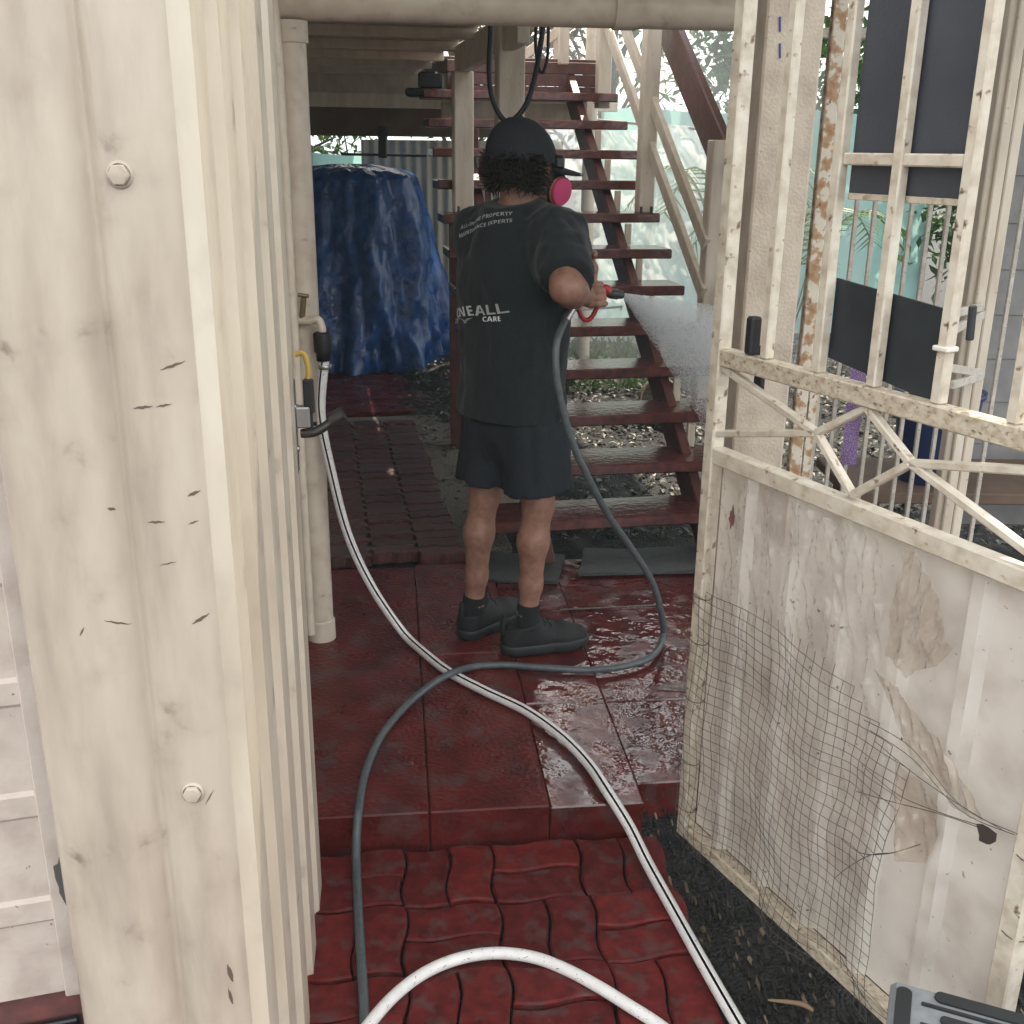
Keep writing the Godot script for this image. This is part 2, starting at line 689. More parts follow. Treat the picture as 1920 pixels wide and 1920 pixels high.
	# red paint
	var red_floor := noise_tex(10, 0.012, [[0.0, lin(0.045, 0.009, 0.009)], [0.45, lin(0.085, 0.011, 0.010)], [0.75, lin(0.11, 0.016, 0.014)], [1.0, lin(0.13, 0.028, 0.024)]], 5)
	var worn := noise_tex(11, 0.02, [[0.0, lin(0.10, 0.075, 0.07, 0.0)], [0.60, lin(0.10, 0.075, 0.07, 0.0)], [0.68, lin(0.07, 0.05, 0.047, 0.35)], [1.0, lin(0.10, 0.08, 0.075, 0.6)]], 5)
	M.floor = mottled([red_floor], 1.3, 1.0, worn, 1.7, grit, 0.22)
	M.floor.roughness_texture = noise_tex(12, 0.010, [[0.0, Color(0.008, 0.008, 0.008)], [0.45, Color(0.02, 0.02, 0.02)], [0.6, Color(0.06, 0.06, 0.06)], [1.0, Color(0.16, 0.16, 0.16)]], 4)
	M.floor.metallic_specular = 0.35
	M.floor_wet = M.floor.duplicate()
	M.floor.roughness_texture = noise_tex(48, 0.012, [[0.0, Color(0.03, 0.03, 0.03)], [0.5, Color(0.09, 0.09, 0.09)], [1.0, Color(0.25, 0.25, 0.25)]], 4)
	M.floor_wet.roughness_texture = noise_tex(12, 0.014, [[0.0, Color(0.002, 0.002, 0.002)], [0.5, Color(0.004, 0.004, 0.004)], [0.62, Color(0.03, 0.03, 0.03)], [1.0, Color(0.12, 0.12, 0.12)]], 4)
	M.floor_wet.heightmap_texture = lumps
	M.floor_wet.heightmap_scale = 0.30
	M.floor_wet.metallic_specular = 0.7
	M.paver = []
	for i in 4:
		var k := 0.85 + 0.12 * i
		M.paver.append(mottled([noise_tex(13 + i, 0.018, [[0.0, lin(0.055 * k, 0.009 * k, 0.009 * k)], [0.5, lin(0.105 * k, 0.011 * k, 0.010 * k)], [1.0, lin(0.14 * k, 0.020 * k, 0.018 * k)]], 5)], 0.5, 0.6, worn, 0.8, lumps, 0.10))
		M.paver[i].metallic_specular = 0.3
	M.path_paver = []
	for i in 3:
		var k := 0.7 + 0.2 * i
		M.path_paver.append(mottled([noise_tex(17 + i, 0.02, [[0.0, lin(0.035 * k, 0.015 * k, 0.012 * k)], [0.5, lin(0.085 * k, 0.02 * k, 0.016 * k)], [1.0, lin(0.12 * k, 0.03 * k, 0.025 * k)]], 5)], 0.4, 0.32, worn, 0.6, grit, 0.3))
	M.tread = mottled([noise_tex(20, 0.015, [[0.0, lin(0.055, 0.022, 0.02)], [0.5, lin(0.105, 0.034, 0.030)], [1.0, lin(0.15, 0.05, 0.045)]], 5)], 0.6, 0.16, null, 1.0, lumps, 0.10)
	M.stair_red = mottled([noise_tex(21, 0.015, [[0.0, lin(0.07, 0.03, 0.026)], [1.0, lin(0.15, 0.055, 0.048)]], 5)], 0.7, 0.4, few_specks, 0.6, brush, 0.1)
	M.landing_red = M.stair_red
	M.base_red = mottled([noise_tex(23, 0.015, [[0.0, lin(0.10, 0.05, 0.05)], [1.0, lin(0.22, 0.075, 0.065)]], 5)], 0.4, 0.5)
	# ground
	M.soil = mottled([noise_tex(24, 0.03, [[0.0, lin(0.005, 0.005, 0.005)], [0.5, lin(0.011, 0.010, 0.009)], [0.8, lin(0.022, 0.019, 0.016)], [1.0, lin(0.045, 0.038, 0.032)]], 5)], 0.8, 0.65, null, 1.0, grit, 1.2)
	M.sand = mottled([noise_tex(25, 0.06, [[0.0, lin(0.05, 0.045, 0.04)], [0.5, lin(0.16, 0.145, 0.125)], [1.0, lin(0.34, 0.31, 0.27)]], 4)], 0.4, 0.85, null, 1.0, grit, 0.5)
	# others
	M.black = plain(lin(0.012, 0.013, 0.015), 0.5)
	M.black_gloss = plain(lin(0.010, 0.011, 0.013), 0.25)
	M.dark_steel = plain(lin(0.08, 0.078, 0.075), 0.38, 0.8)
	M.zinc = plain(lin(0.42, 0.42, 0.42), 0.36, 0.9)
	M.brass = plain(lin(0.32, 0.26, 0.16), 0.45, 0.8)
	M.screen = mottled([noise_tex(26, 0.006, [[0.0, lin(0.040, 0.044, 0.056)], [1.0, lin(0.055, 0.060, 0.074)]], 3)], 0.6, 0.55, null, 1.0, grit, 0.05)
	M.board_black = mottled([noise_tex(27, 0.01, [[0.0, lin(0.012, 0.016, 0.020)], [1.0, lin(0.022, 0.028, 0.034)]], 3)], 0.5, 0.6)
	M.grey_board = mottled([noise_tex(28, 0.01, [[0.0, lin(0.20, 0.20, 0.20)], [1.0, lin(0.30, 0.30, 0.295)]], 4)], 0.9, 0.55, few_specks, 0.6)
	M.brown_wood = mottled([noise_tex(29, 0.01, [[0.0, lin(0.10, 0.065, 0.045)], [1.0, lin(0.17, 0.115, 0.08)]], 4)], 1.2, 0.8)
	M.rubber = mottled([noise_tex(30, 0.02, [[0.0, lin(0.022, 0.026, 0.028)], [1.0, lin(0.05, 0.055, 0.058)]], 4)], 0.4, 0.35, null, 1.0, grit, 0.3)
	M.lumps = lumps
	M.grit = grit
	M.brush = brush
	M.worn = worn

# ---------------------------------------------------------------- ground and floors
func soil_height(x: float, z: float) -> float:
	var back := smoothstep(-2.5, -4.6, z)
	var bed := smoothstep(-4.6, -8.0, z) * smoothstep(-0.6, 0.6, x - STAIR_FWD.x * (-z - 4.4))
	return lerpf(-0.125, -0.05, back) + 0.14 * bed

func build_ground() -> void:
	var fn := FastNoiseLite.new()
	fn.seed = 5
	fn.frequency = 3.2
	fn.fractal_octaves = 4
	var xs := []
	var zs := []
	var x := -3.0
	while x < 4.5:
		xs.append(x)
		x += 0.045
	var z := -11.0
	while z < 0.8:
		zs.append(z)
		z += 0.05
	for far in [6.0, 9.0, 15.0, 30.0, 80.0, 150.0]:
		xs.append(far)
		xs.insert(0, -far)
		zs.append(far * 0.5)
		zs.insert(0, -far - 6.0)
	var mb := MB.new()
	mb.sheet(xs.size() - 1, zs.size() - 1, func(s, t):
		var px: float = xs[roundi(s * (xs.size() - 1))]
		var pz: float = zs[roundi(t * (zs.size() - 1))]
		var rough := 1.0
		if pz > -4.3 and pz < -2.4 and px > -2.0 and px < 1.2:
			rough = 0.0
		if pz > -8.0 and pz < -4.0 and px < -0.2 - 0.18 * (-pz - 4.2):
			rough = 0.1
		if px < 0.31 and pz > -2.45:
			rough = 0.3
		return Vector3(px, soil_height(px, pz) + rough * (fn.get_noise_2d(px, pz) * 0.03 + fn.get_noise_2d(px * 4.0, pz * 4.0) * 0.012), pz), true)
	var o := MeshInstance3D.new()
	o.name = "ground"
	o.mesh = mb.mesh()
	o.material_override = M.soil
	o.set_meta("kind", "structure")
	add_child(o)

func build_floor() -> void:
	# poured and painted in bays; the bays run with the house, six degrees off square to the eye
	var s := structure("floor")
	var r := Vector3(0.9937, 0, -0.112)
	var f := Vector3(-0.112, 0, -0.9937)
	var o := Vector3(0.066, 0, -2.425)
	var cols := [-1.75, -0.275, 0.045, 0.30, 1.35]
	for i in 4:
		var rows := [0.10 if i == 3 else 0.0, 0.56, 1.27, 1.80] if i >= 2 else ([0.0, 1.74] if i == 0 else [0.0, 0.92, 1.76])
		for j in rows.size() - 1:
			var w: float = cols[i + 1] - cols[i] - 0.002
			var l: float = rows[j + 1] - rows[j] - 0.002
			var mb := MB.new()
			mb.box(Transform3D.IDENTITY, Vector3(w, 0.16, l), 0.004)
			var c: Vector3 = o + r * ((cols[i] + cols[i + 1]) / 2) + f * ((rows[j] + rows[j + 1]) / 2)
			c.y = -0.08 + [0.0, 0.0, -0.006, -0.012][i] + 0.0015 * j
			piece(s, "slab", mb.mesh(), M.floor if i < 2 else M.floor_wet, rot_y(c, r))
	for q in [[1050, 1143, 1238, 1134], [1232, 1288, 1300, 1292]]:
		var line := MB.new()
		line.bar(on_level(q[0], q[1], -0.0035), on_level(q[2], q[3], -0.0035), 0.007, 0.004, 0.001)
		piece(s, "pale_joint", line.mesh(), M.sand, Transform3D.IDENTITY)
	# the floor under the far end, beyond the path
	var far := MB.new()
	far.box(rot_y(Vector3(-1.55, -0.09, -8.1), STAIR_RIGHT), Vector3(2.5, 0.16, 2.6), 0.01)
	piece(s, "slab", far.mesh(), M.floor, Transform3D.IDENTITY)

func paver_shape(wide: float, long: float, gap: float, high: float, ox: float, oz: float, amp: float, period: float) -> ArrayMesh:
	# a block with waved edges: a plain rectangle bent by a wave that repeats with the laying pattern
	var mb := MB.new()
	var edge := func(x: float, z: float) -> Vector3:
		var gx := ox + x
		var gz := oz + z
		return Vector3(x + amp * sin(TAU * gz / period), 0, z + amp * sin(TAU * gx / period))
	var ring := []
	var inner := []
	var n := 7
	var hx := wide / 2 - gap / 2
	var hz := long / 2 - gap / 2
	var corners := [Vector2(-hx, hz), Vector2(hx, hz), Vector2(hx, -hz), Vector2(-hx, -hz)]
	for k in 4:
		for i in n:
			var p: Vector2 = corners[k].lerp(corners[(k + 1) % 4], float(i) / n)
			ring.append(edge.call(p.x, p.y))
			var q := p * Vector2(1.0 - 0.005 / hx, 1.0 - 0.005 / hz)
			inner.append(edge.call(q.x, q.y))
	var m := ring.size()
	var low := Vector3(0, -high, 0)
	var mid := Vector3(0, -0.004, 0)
	for k in m:
		var a: Vector3 = ring[k]
		var b: Vector3 = ring[(k + 1) % m]
		mb.face([a + low, b + low, b + mid, a + mid])
		mb.face([a + mid, b + mid, inner[(k + 1) % m], inner[k]])
	var centre := mb.vert(Vector3(0, 0.002, 0), UP)
	var first := mb.v.size()
	for k in m:
		mb.vert(inner[k], UP)
	for k in m:
		mb.tri(centre, first + k, first + (k + 1) % m)
	return mb.mesh()

func build_front_pavers() -> void:
	var s := structure("paving")
	var r := Vector3(0.9937, 0, -0.112)
	var b := Vector3(0.112, 0, 0.9937)            # towards the eye
	var o := Vector3(-0.50, -0.088, -2.335)
	var big := 0.226
	var lying := [paver_shape(big, big / 2, 0.006, 0.07, big / 2, big * 0.25, 0.0085, big), paver_shape(big, big / 2, 0.006, 0.07, big / 2, big * 0.75, 0.0085, big)]
	var upright := [paver_shape(big / 2, big, 0.006, 0.07, big * 0.25, big / 2, 0.0085, big), paver_shape(big / 2, big, 0.006, 0.07, big * 0.75, big / 2, 0.0085, big)]
	for row in 11:
		for col in 4:
			if col == 3 and row > 8:
				continue
			for half in 2:
				var lies := (row + col) % 2 == 0
				var c := o + r * (col * big + (big / 2 if lies else big * (0.25 + 0.5 * half))) + b * (row * big + (big * (0.25 + 0.5 * half) if lies else big / 2))
				c.y += rng.randf_range(-0.006, 0.005)
				var xf := rot_y(c, r)
				xf.basis = xf.basis * Basis(Vector3.RIGHT, rng.randf_range(-0.018, 0.018)) * Basis(Vector3.BACK, rng.randf_range(-0.018, 0.018)) * Basis(UP, rng.randf_range(-0.03, 0.03))
				piece(s, "paver", lying[half] if lies else upright[half], M.paver[rng.randi() % 4], xf)

func build_back_path() -> void:
	var s := structure("path")
	var bed := MB.new()
	var mid := Vector3(-0.82, -0.04, -5.52)
	bed.box(rot_y(mid, STAIR_RIGHT), Vector3(1.22, 0.06, 2.5), 0.01)
	piece(s, "bedding", bed.mesh(), M.sand, Transform3D.IDENTITY)
	var block := paver_shape(0.196, 0.098, 0.008, 0.05, 0.0, 0.0, 0.007, 0.098)
	var o := Vector3(-0.305, 0.0, -4.30)
	for col in 6:
		for row in 24:
			var c := o - STAIR_RIGHT * (col * 0.198) + STAIR_FWD * (row * 0.099 + (0.05 if col % 2 else 0.0))
			c.y = 0.012 + rng.randf_range(-0.006, 0.006)
			var xf := rot_y(c, STAIR_RIGHT)
			xf.basis = xf.basis * Basis(UP, rng.randf_range(-0.03, 0.03)) * Basis(Vector3.BACK, rng.randf_range(-0.02, 0.02))
			piece(s, "paver", block, M.path_paver[rng.randi() % 3], xf)

# ---------------------------------------------------------------- the raised house over the passage
func stair_point(i: float, side: float, y: float) -> Vector3:
	var p := STAIR_FIRST + STAIR_FWD * (RUN * (i - 1.0)) + STAIR_RIGHT * side
	p.y = y
	return p

func build_house() -> void:
	var h := thing("house_deck", "cream painted timber deck of the raised house over the red passage", "deck", Vector3(-1.2, 0, -6.5))
	# boarded ceiling left of the stairs, laid across, with battens over the joints
	var n := 15
	for i in n:
		var mb := MB.new()
		mb.bar(stair_point(1.0 + i * 1.42, -0.47, 2.20), stair_point(1.0 + i * 1.42, -3.4, 2.20), 0.339, 0.02, 0.002)
		part(h, "ceiling_board", mb, M.soffit)
		if i % 2 == 1:
			var jb := MB.new()
			jb.bar(stair_point(1.7 + i * 1.42, -0.47, 2.165), stair_point(1.7 + i * 1.42, -3.4, 2.165), 0.05, 0.05, 0.004)
			part(h, "batten", jb, M.soffit)
	var edge := MB.new()
	edge.bar(stair_point(1.2, -0.46, 2.10), stair_point(9.0, -0.46, 2.10), 0.05, 0.14, 0.004)
	part(h, "edge_beam", edge, M.cream_wood)
	var tail := MB.new()
	tail.bar(stair_point(17.6, 1.0, 1.97), stair_point(17.6, -3.4, 1.97), 0.06, 0.10, 0.004)
	part(h, "end_beam", tail, M.cream_wood)
	var fascia := MB.new()
	fascia.bar(stair_point(18.2, -0.1, 2.12), stair_point(18.2, -3.4, 2.12), 0.03, 0.22, 0.003)
	part(h, "end_board", fascia, M.soffit)
	var dark := MB.new()
	dark.bar(stair_point(19.5, 0.2, 1.88), stair_point(19.5, -3.4, 1.88), 0.05, 0.30, 0.004)
	part(h, "low_beam", dark, M.brown_wood)
	var lid := MB.new()
	lid.bar(stair_point(-7.6, -0.9, 2.45), stair_point(3.4, -0.9, 2.45), 2.5, 0.05, 0.0)
	lid.box(rot_y(Vector3(-2.2, 2.42, -6.6), STAIR_RIGHT), Vector3(3.1, 0.05, 9.0), 0.0)
	part(h, "unseen_shade_lid", lid, M.soffit)  # unseen panels overhead, added and sized to keep the passage dark
	var up := MB.new()
	up.box(rot_y(Vector3(-1.1, 5.0, -5.7), STAIR_RIGHT), Vector3(5.6, 0.12, 4.0), 0.01)
	part(h, "unseen_sun_panel", up, M.soffit)  # added high panel out of view, blocks sun from stairs and spray
	var side := thing("added_blocking_wall", "added unseen cream wall that keeps light out of the space under the house", "wall", Vector3(-2.9, 0, -5.6))
	var wl := MB.new()
	wl.bar(Vector3(-2.3, 1.15, -1.5), Vector3(-3.5, 1.15, -9.6), 0.1, 2.5, 0.01)
	wl.bar(Vector3(-0.66, 1.15, -1.62), Vector3(-2.3, 1.15, -1.5), 0.08, 2.5, 0.01)
	part(side, "wall_panel", wl, M.siding)  # unseen wall added on the left to block light into the passage

# ---------------------------------------------------------------- the near left corner
func cover_roll(s: float) -> float:      # two broad rolls with a soft valley between them
	var x := (s - 0.049) / 0.0505
	var a := 0.032 * sqrt(maxf(0.0, 1.0 - x * x))
	x = (s - 0.171) / 0.0765
	var b := 0.040 * sqrt(maxf(0.0, 1.0 - x * x))
	return sqrt(a * a + b * b + 0.00001) - 0.014

func build_corner_cover() -> void:
	var t := thing("corner_cover", "cream painted steel corner cover with broad rolls, hex bolts and rust scratches", "wall panel", WALL_AT)
	var prof := []
	for i in 97:
		var s := i / 96.0 * 0.245
		prof.append(Vector2(s, cover_roll(s)))
	var mb := MB.new()
	var left := Vector3(-0.998, 0, 0.06).normalized()
	var out := Vector3(0.06, 0, 0.998).normalized()
	mb.sheet(96, 1, func(a, b):
		var q: Vector2 = prof[roundi(a * 96)]
		return WALL_AT + left * q.x + out * q.y + Vector3(0, lerpf(-0.12, 2.5, b), 0), true)
	mb.sheet(96, 1, func(a, b):
		var q: Vector2 = prof[roundi(a * 96)]
		return WALL_AT + left * q.x + out * (q.y - 0.003) + Vector3(0, lerpf(-0.12, 2.5, b), 0))
	part(t, "rolled_sheet", mb, M.cover)
	for at in [Vector2(233, 327), Vector2(367, 1472)]:
		var d := ray(at.x, at.y)
		var p := EYE + d * ((WALL_AT - EYE).dot(out) / d.dot(out))
		var s := (p - WALL_AT).dot(left)
		p += out * cover_roll(s)
		var xf := Transform3D(Basis(left, out, left.cross(out)), p)
		var b := MB.new()
		b.lathe([Vector2(0.0, -0.004), Vector2(0.0155, -0.004), Vector2(0.0155, 0.0015), Vector2(0.0125, 0.0022)], xf, 18)
		b.lathe([Vector2(0.0122, 0.001), Vector2(0.0122, 0.0075), Vector2(0.0106, 0.0092), Vector2(0.0, 0.0094)], xf, 6)
		part(t, "bolt", b, M.cover)
	# scratches: bare steel where the paint is gone, thin flakes on the sheet
	var scr := plain(lin(0.13, 0.085, 0.065), 0.6)
	for q in [[308, 688, 350, 675, 5], [256, 760, 294, 755, 5], [300, 756, 328, 752, 4], [356, 924, 377, 918, 6], [283, 971, 316, 969, 4], [358, 976, 375, 972, 3], [306, 1050, 338, 1043, 2], [366, 1160, 394, 1147, 6], [208, 946, 222, 950, 5], [205, 1150, 250, 1165, 3], [162, 1176, 170, 1160, 3], [430, 1795, 440, 1830, 7], [432, 1840, 440, 1870, 5], [390, 1495, 405, 1470, 2]]:
		var e := MB.new()
		var pts := []
		for k in 9:
			var u: float = lerpf(q[0], q[2], k / 8.0)
			var v: float = lerpf(q[1], q[3], k / 8.0) + sin(k * 2.1) * 0.8
			var wd: float = q[4] * sin(PI * clampf(k / 8.0, 0.06, 0.94)) * 0.55
			pts.append([u, v, wd])
		var face_at := func(u: float, v: float) -> Vector3:
			var dd := ray(u, v)
			var pp := EYE + dd * ((WALL_AT - EYE).dot(out) / dd.dot(out))
			var ss := (pp - WALL_AT).dot(left)
			return pp + out * (cover_roll(ss) + 0.0006)
		var across: Vector2 = Vector2(-(q[3] - q[1]), q[2] - q[0]).normalized()
		for k in 8:
			var a: Array = pts[k]
			var b: Array = pts[k + 1]
			e.face([face_at.call(a[0] + across.x * a[2], a[1] + across.y * a[2]), face_at.call(b[0] + across.x * b[2], b[1] + across.y * b[2]), face_at.call(b[0] - across.x * b[2], b[1] - across.y * b[2]), face_at.call(a[0] - across.x * a[2], a[1] - across.y * a[2])])
		part(t, "scratch", e, scr)

func build_side_wall() -> void:
	var t := thing("ribbed_wall", "cream ribbed steel wall beside the passage with a latch plate at its end", "wall", WALL_AT)
	var prof := [Vector2(0.0, -0.012), Vector2(0.004, 0.016)]
	var s := 0.004
	while s < 0.88:
		prof.append(Vector2(s + 0.095, 0.016))
		prof.append(Vector2(s + 0.107, -0.006))
		if s + 0.205 > 0.95:
			break
		prof.append(Vector2(s + 0.205, -0.006))
		prof.append(Vector2(s + 0.212, 0.016))
		s += 0.212
	prof.append(Vector2(0.955, -0.006))
	var mb := MB.new()
	mb.folded(WALL_AT + Vector3(0.008, 0, -0.006), WALL_ALONG, WALL_OUT, prof, -0.13, 2.5)
	part(t, "ribbed_sheet", mb, M.wall)
	var jamb := MB.new()
	jamb.box(rot_y(WALL_AT + WALL_ALONG * 0.972 + Vector3(0, 1.18, 0) - WALL_OUT * 0.002, WALL_OUT), Vector3(0.045, 2.62, 0.035), 0.004)
	part(t, "jamb", jamb, M.wall)
	var lip := MB.new()
	lip.box(rot_y(WALL_AT + WALL_ALONG * 0.0 - WALL_OUT * 0.02 + Vector3(0, 1.18, -0.012), WALL_OUT), Vector3(0.02, 2.6, 0.006), 0.001)
	part(t, "red_edge", lip, M.base_red)
	# paint dribbles standing proud on the ribs
	# the latch at the end of the wall
	var l := thing("latch_plate", "worn zinc latch plate with a black lever on the end of the ribbed wall", "latch", on_face(537, 800))
	var base := on_face(537, 790)
	var pm := MB.new()
	pm.box(rot_y(on_face(536, 798), WALL_ALONG), Vector3(0.035, 0.20, 0.006), 0.001)
	part(l, "plate", pm, M.zinc)
	var km := MB.new()
	km.box(rot_y(on_face(540, 780) + WALL_OUT * 0.018, WALL_ALONG), Vector3(0.032, 0.045, 0.03), 0.003)
	part(l, "keeper", km, M.zinc)
	var lv := MB.new()
	var la := on_face(542, 812) + WALL_OUT * 0.012
	lv.tube(smooth_path([la, la + Vector3(0.03, 0.004, 0.0), la + Vector3(0.065, 0.025, -0.01), la + Vector3(0.085, 0.042, -0.012)], 5), 0.010, 8)
	lv.rod(la + Vector3(0.062, 0.026, -0.01), la + Vector3(0.09, 0.042, -0.012), 0.016, 10)
	part(l, "lever", lv, M.dark_steel)
	for v in [762, 840]:
		var sc := MB.new()
		sc.lathe([Vector2(0.0075, 0.0), Vector2(0.006, 0.004), Vector2(0, 0.005)], Transform3D(Basis(UP, WALL_OUT, UP.cross(WALL_OUT)), on_face(536, v) + WALL_OUT * 0.003), 10)
		part(l, "screw", sc, M.zinc)
	var st := thing("lock_strap", "black lock hanging on a yellow strap above the latch plate", "lock", on_face(532, 690))
	var y0 := on_face(526, 664) + WALL_OUT * 0.008
	var ym := MB.new()
	ym.tube(smooth_path([y0, y0 + Vector3(0.018, 0.002, 0), y0 + Vector3(0.026, -0.03, 0), y0 + Vector3(0.024, -0.05, 0)], 5), 0.006, 6)
	part(st, "strap", ym, plain(lin(0.42, 0.30, 0.06), 0.7))
	var bm := MB.new()
	bm.box(Transform3D(Basis.IDENTITY, y0 + Vector3(0.024, -0.088, 0)), Vector3(0.022, 0.075, 0.016), 0.004)
	bm.box(Transform3D(Basis.IDENTITY, y0 + Vector3(0.022, -0.145, 0)), Vector3(0.016, 0.05, 0.012), 0.004)
	part(st, "lock_body", bm, M.black)

func on_face(u: float, v: float) -> Vector3:     # a point on the passage side of the ribbed wall's end jamb
	var c := WALL_AT + WALL_ALONG * 0.955
	var p := at_depth(u, v, -c.z)
	return Vector3(c.x + WALL_OUT.x * 0.024, p.y, c.z + 0.004)

func build_siding() -> void:
	var dir := Vector3(0.96, 0, -0.28).normalized()
	var out := dir.cross(UP).normalized()
	if out.z < 0:
		out = -out
	var o := Vector3(-0.655, 0, -1.36)
	var t := thing("sheeted_wall", "cream wall of horizontal pressed sheets left of the corner cover", "wall", o)
	for i in 11:
		var y0 := 0.385 + i * 0.185
		var mb := MB.new()
		var prof := [[0.0, 0.0], [0.135, 0.0], [0.142, 0.006], [0.176, 0.006], [0.182, 0.0], [0.185, 0.0]]
		for k in prof.size() - 1:
			var a: Array = prof[k]
			var b: Array = prof[k + 1]
			var l := -dir * 1.3
			var p0: Vector3 = o + out * a[1] + Vector3(0, y0 + a[0], 0)
			var p1: Vector3 = o + out * b[1] + Vector3(0, y0 + b[0], 0)
			mb.face([p0 + l, p0, p1, p1 + l])
		part(t, "sheet_panel", mb, M.siding)
	var trim := MB.new()
	trim.box(rot_y(o + out * 0.010 - dir * 0.02 + Vector3(0, 1.43, 0), dir), Vector3(0.042, 2.09, 0.012), 0.002)
	part(t, "edge_strip", trim, M.siding)
	var bare := MB.new()
	var q := []
	for k in 14:
		var a := TAU * k / 14
		q.append(o + out * 0.0166 - dir * (0.018 + 0.016 * cos(a) * (0.75 + 0.25 * sin(k * 2.7))) + Vector3(0, 0.605 + 0.052 * sin(a) * (0.8 + 0.25 * sin(k * 1.9)), 0))
	q.reverse()
	bare.face(q)
	part(t, "bare_patch", bare, plain(lin(0.11, 0.10, 0.10), 0.6))
	var base := MB.new()
	base.box(rot_y(o - out * 0.03 - dir * 0.55 + Vector3(0, 0.13, 0), dir), Vector3(1.3, 0.50, 0.04), 0.004)
	part(t, "red_base", base, M.base_red)
	var hg := thing("strap_hinge_lock", "black steel strap hinge on the red base of the sheeted wall", "hinge", o + Vector3(-0.1, 0.33, 0))
	var hm := MB.new()
	var c := o - dir * 0.10 + out * 0.0 + Vector3(0, 0.315, 0)
	hm.box(rot_y(c, dir), Vector3(0.14, 0.03, 0.012), 0.003)
	hm.rod(c - dir * 0.10 + out * 0.008 - Vector3(0, 0.02, 0), c + dir * 0.09 + out * 0.008 - Vector3(0, 0.02, 0), 0.008, 8)
	part(hg, "strap", hm, M.black_gloss)
	for k in [-0.05, 0.0, 0.05]:
		var sm := MB.new()
		sm.lathe([Vector2(0.006, 0), Vector2(0.0045, 0.003), Vector2(0, 0.004)], Transform3D(Basis(dir, out, dir.cross(out)), c + dir * k + out * 0.006 + Vector3(0, 0.004, 0)), 8)
		part(hg, "screw", sm, M.zinc)

# ---------------------------------------------------------------- what shows through and beside the gate on the right
func build_right_house() -> void:
	var w := thing("grey_weatherboard_wall", "grey weatherboard house wall behind the white bars of the gate", "wall", Vector3(2.6, 0, -4.6))
	for i in 13:
		var mb := MB.new()
		var y := 0.05 + i * 0.19
		mb.box(Transform3D(Basis(Vector3.RIGHT, deg_to_rad(-3.0)), Vector3(2.72, y + 0.095, -4.62)), Vector3(1.55, 0.195, 0.016), 0.002)
		part(w, "weatherboard", mb, M.grey_board)
	var roof := thing("added_shade_roof", "added unseen panel that keeps the space behind the gate dark", "roof", Vector3(2.6, 2.7, -4.4))
	var rm := MB.new()
	rm.box(Transform3D(Basis.IDENTITY, Vector3(2.75, 2.78, -4.5)), Vector3(3.3, 0.06, 4.0), 0.01)
	part(roof, "shade_sheet", rm, M.soffit)  # unseen sheet added overhead to darken the space behind the gate
	var f := thing("door_frame", "cream timber door frame standing behind the free end of the gate", "door frame", at_depth(1868, 950, 3.3) * Vector3(1, 0, 1))
	for q in [[1853, 0.022, 3.32], [1872, 0.03, 3.30], [1893, 0.03, 3.34]]:
		var p := at_depth(q[0], 300, q[2])
		var mb := MB.new()
		mb.box(Transform3D(Basis.IDENTITY, Vector3(p.x, 1.2, p.z)), Vector3(q[1], 2.5, 0.05), 0.004)
		part(f, "upright", mb, M.cream_wood)
	# a railing of thin white bars
	var r := thing("bar_railing", "peeling white railing of thin upright bars behind the gate", "railing", Vector3(1.2, 0, -3.62))
	for i in 11:
		var p := at_depth(1560 + i * 34.0, 500, 3.62)
		var mb := MB.new()
		mb.box(Transform3D(Basis.IDENTITY, Vector3(p.x, 1.02, p.z)), Vector3(0.014, 1.96, 0.014), 0.002)
		part(r, "bar", mb, M.bar_white)
	for y in [0.10, 2.0]:
		var mb := MB.new()
		mb.box(Transform3D(Basis.IDENTITY, Vector3(1.33, y, -3.62)), Vector3(0.86, 0.03, 0.03), 0.003)
		part(r, "rail", mb, M.bar_white)
	# white brackets between railing and frame
	for q in [[1788, 588, 1842, 575], [1790, 618, 1842, 590], [1782, 690, 1842, 700], [1785, 722, 1842, 705]]:
		var mb := MB.new()
		mb.bar(at_depth(q[0], q[1], 3.0), at_depth(q[2], q[3], 3.25), 0.014, 0.024, 0.002)
		part(f, "bracket", mb, M.bar_white)

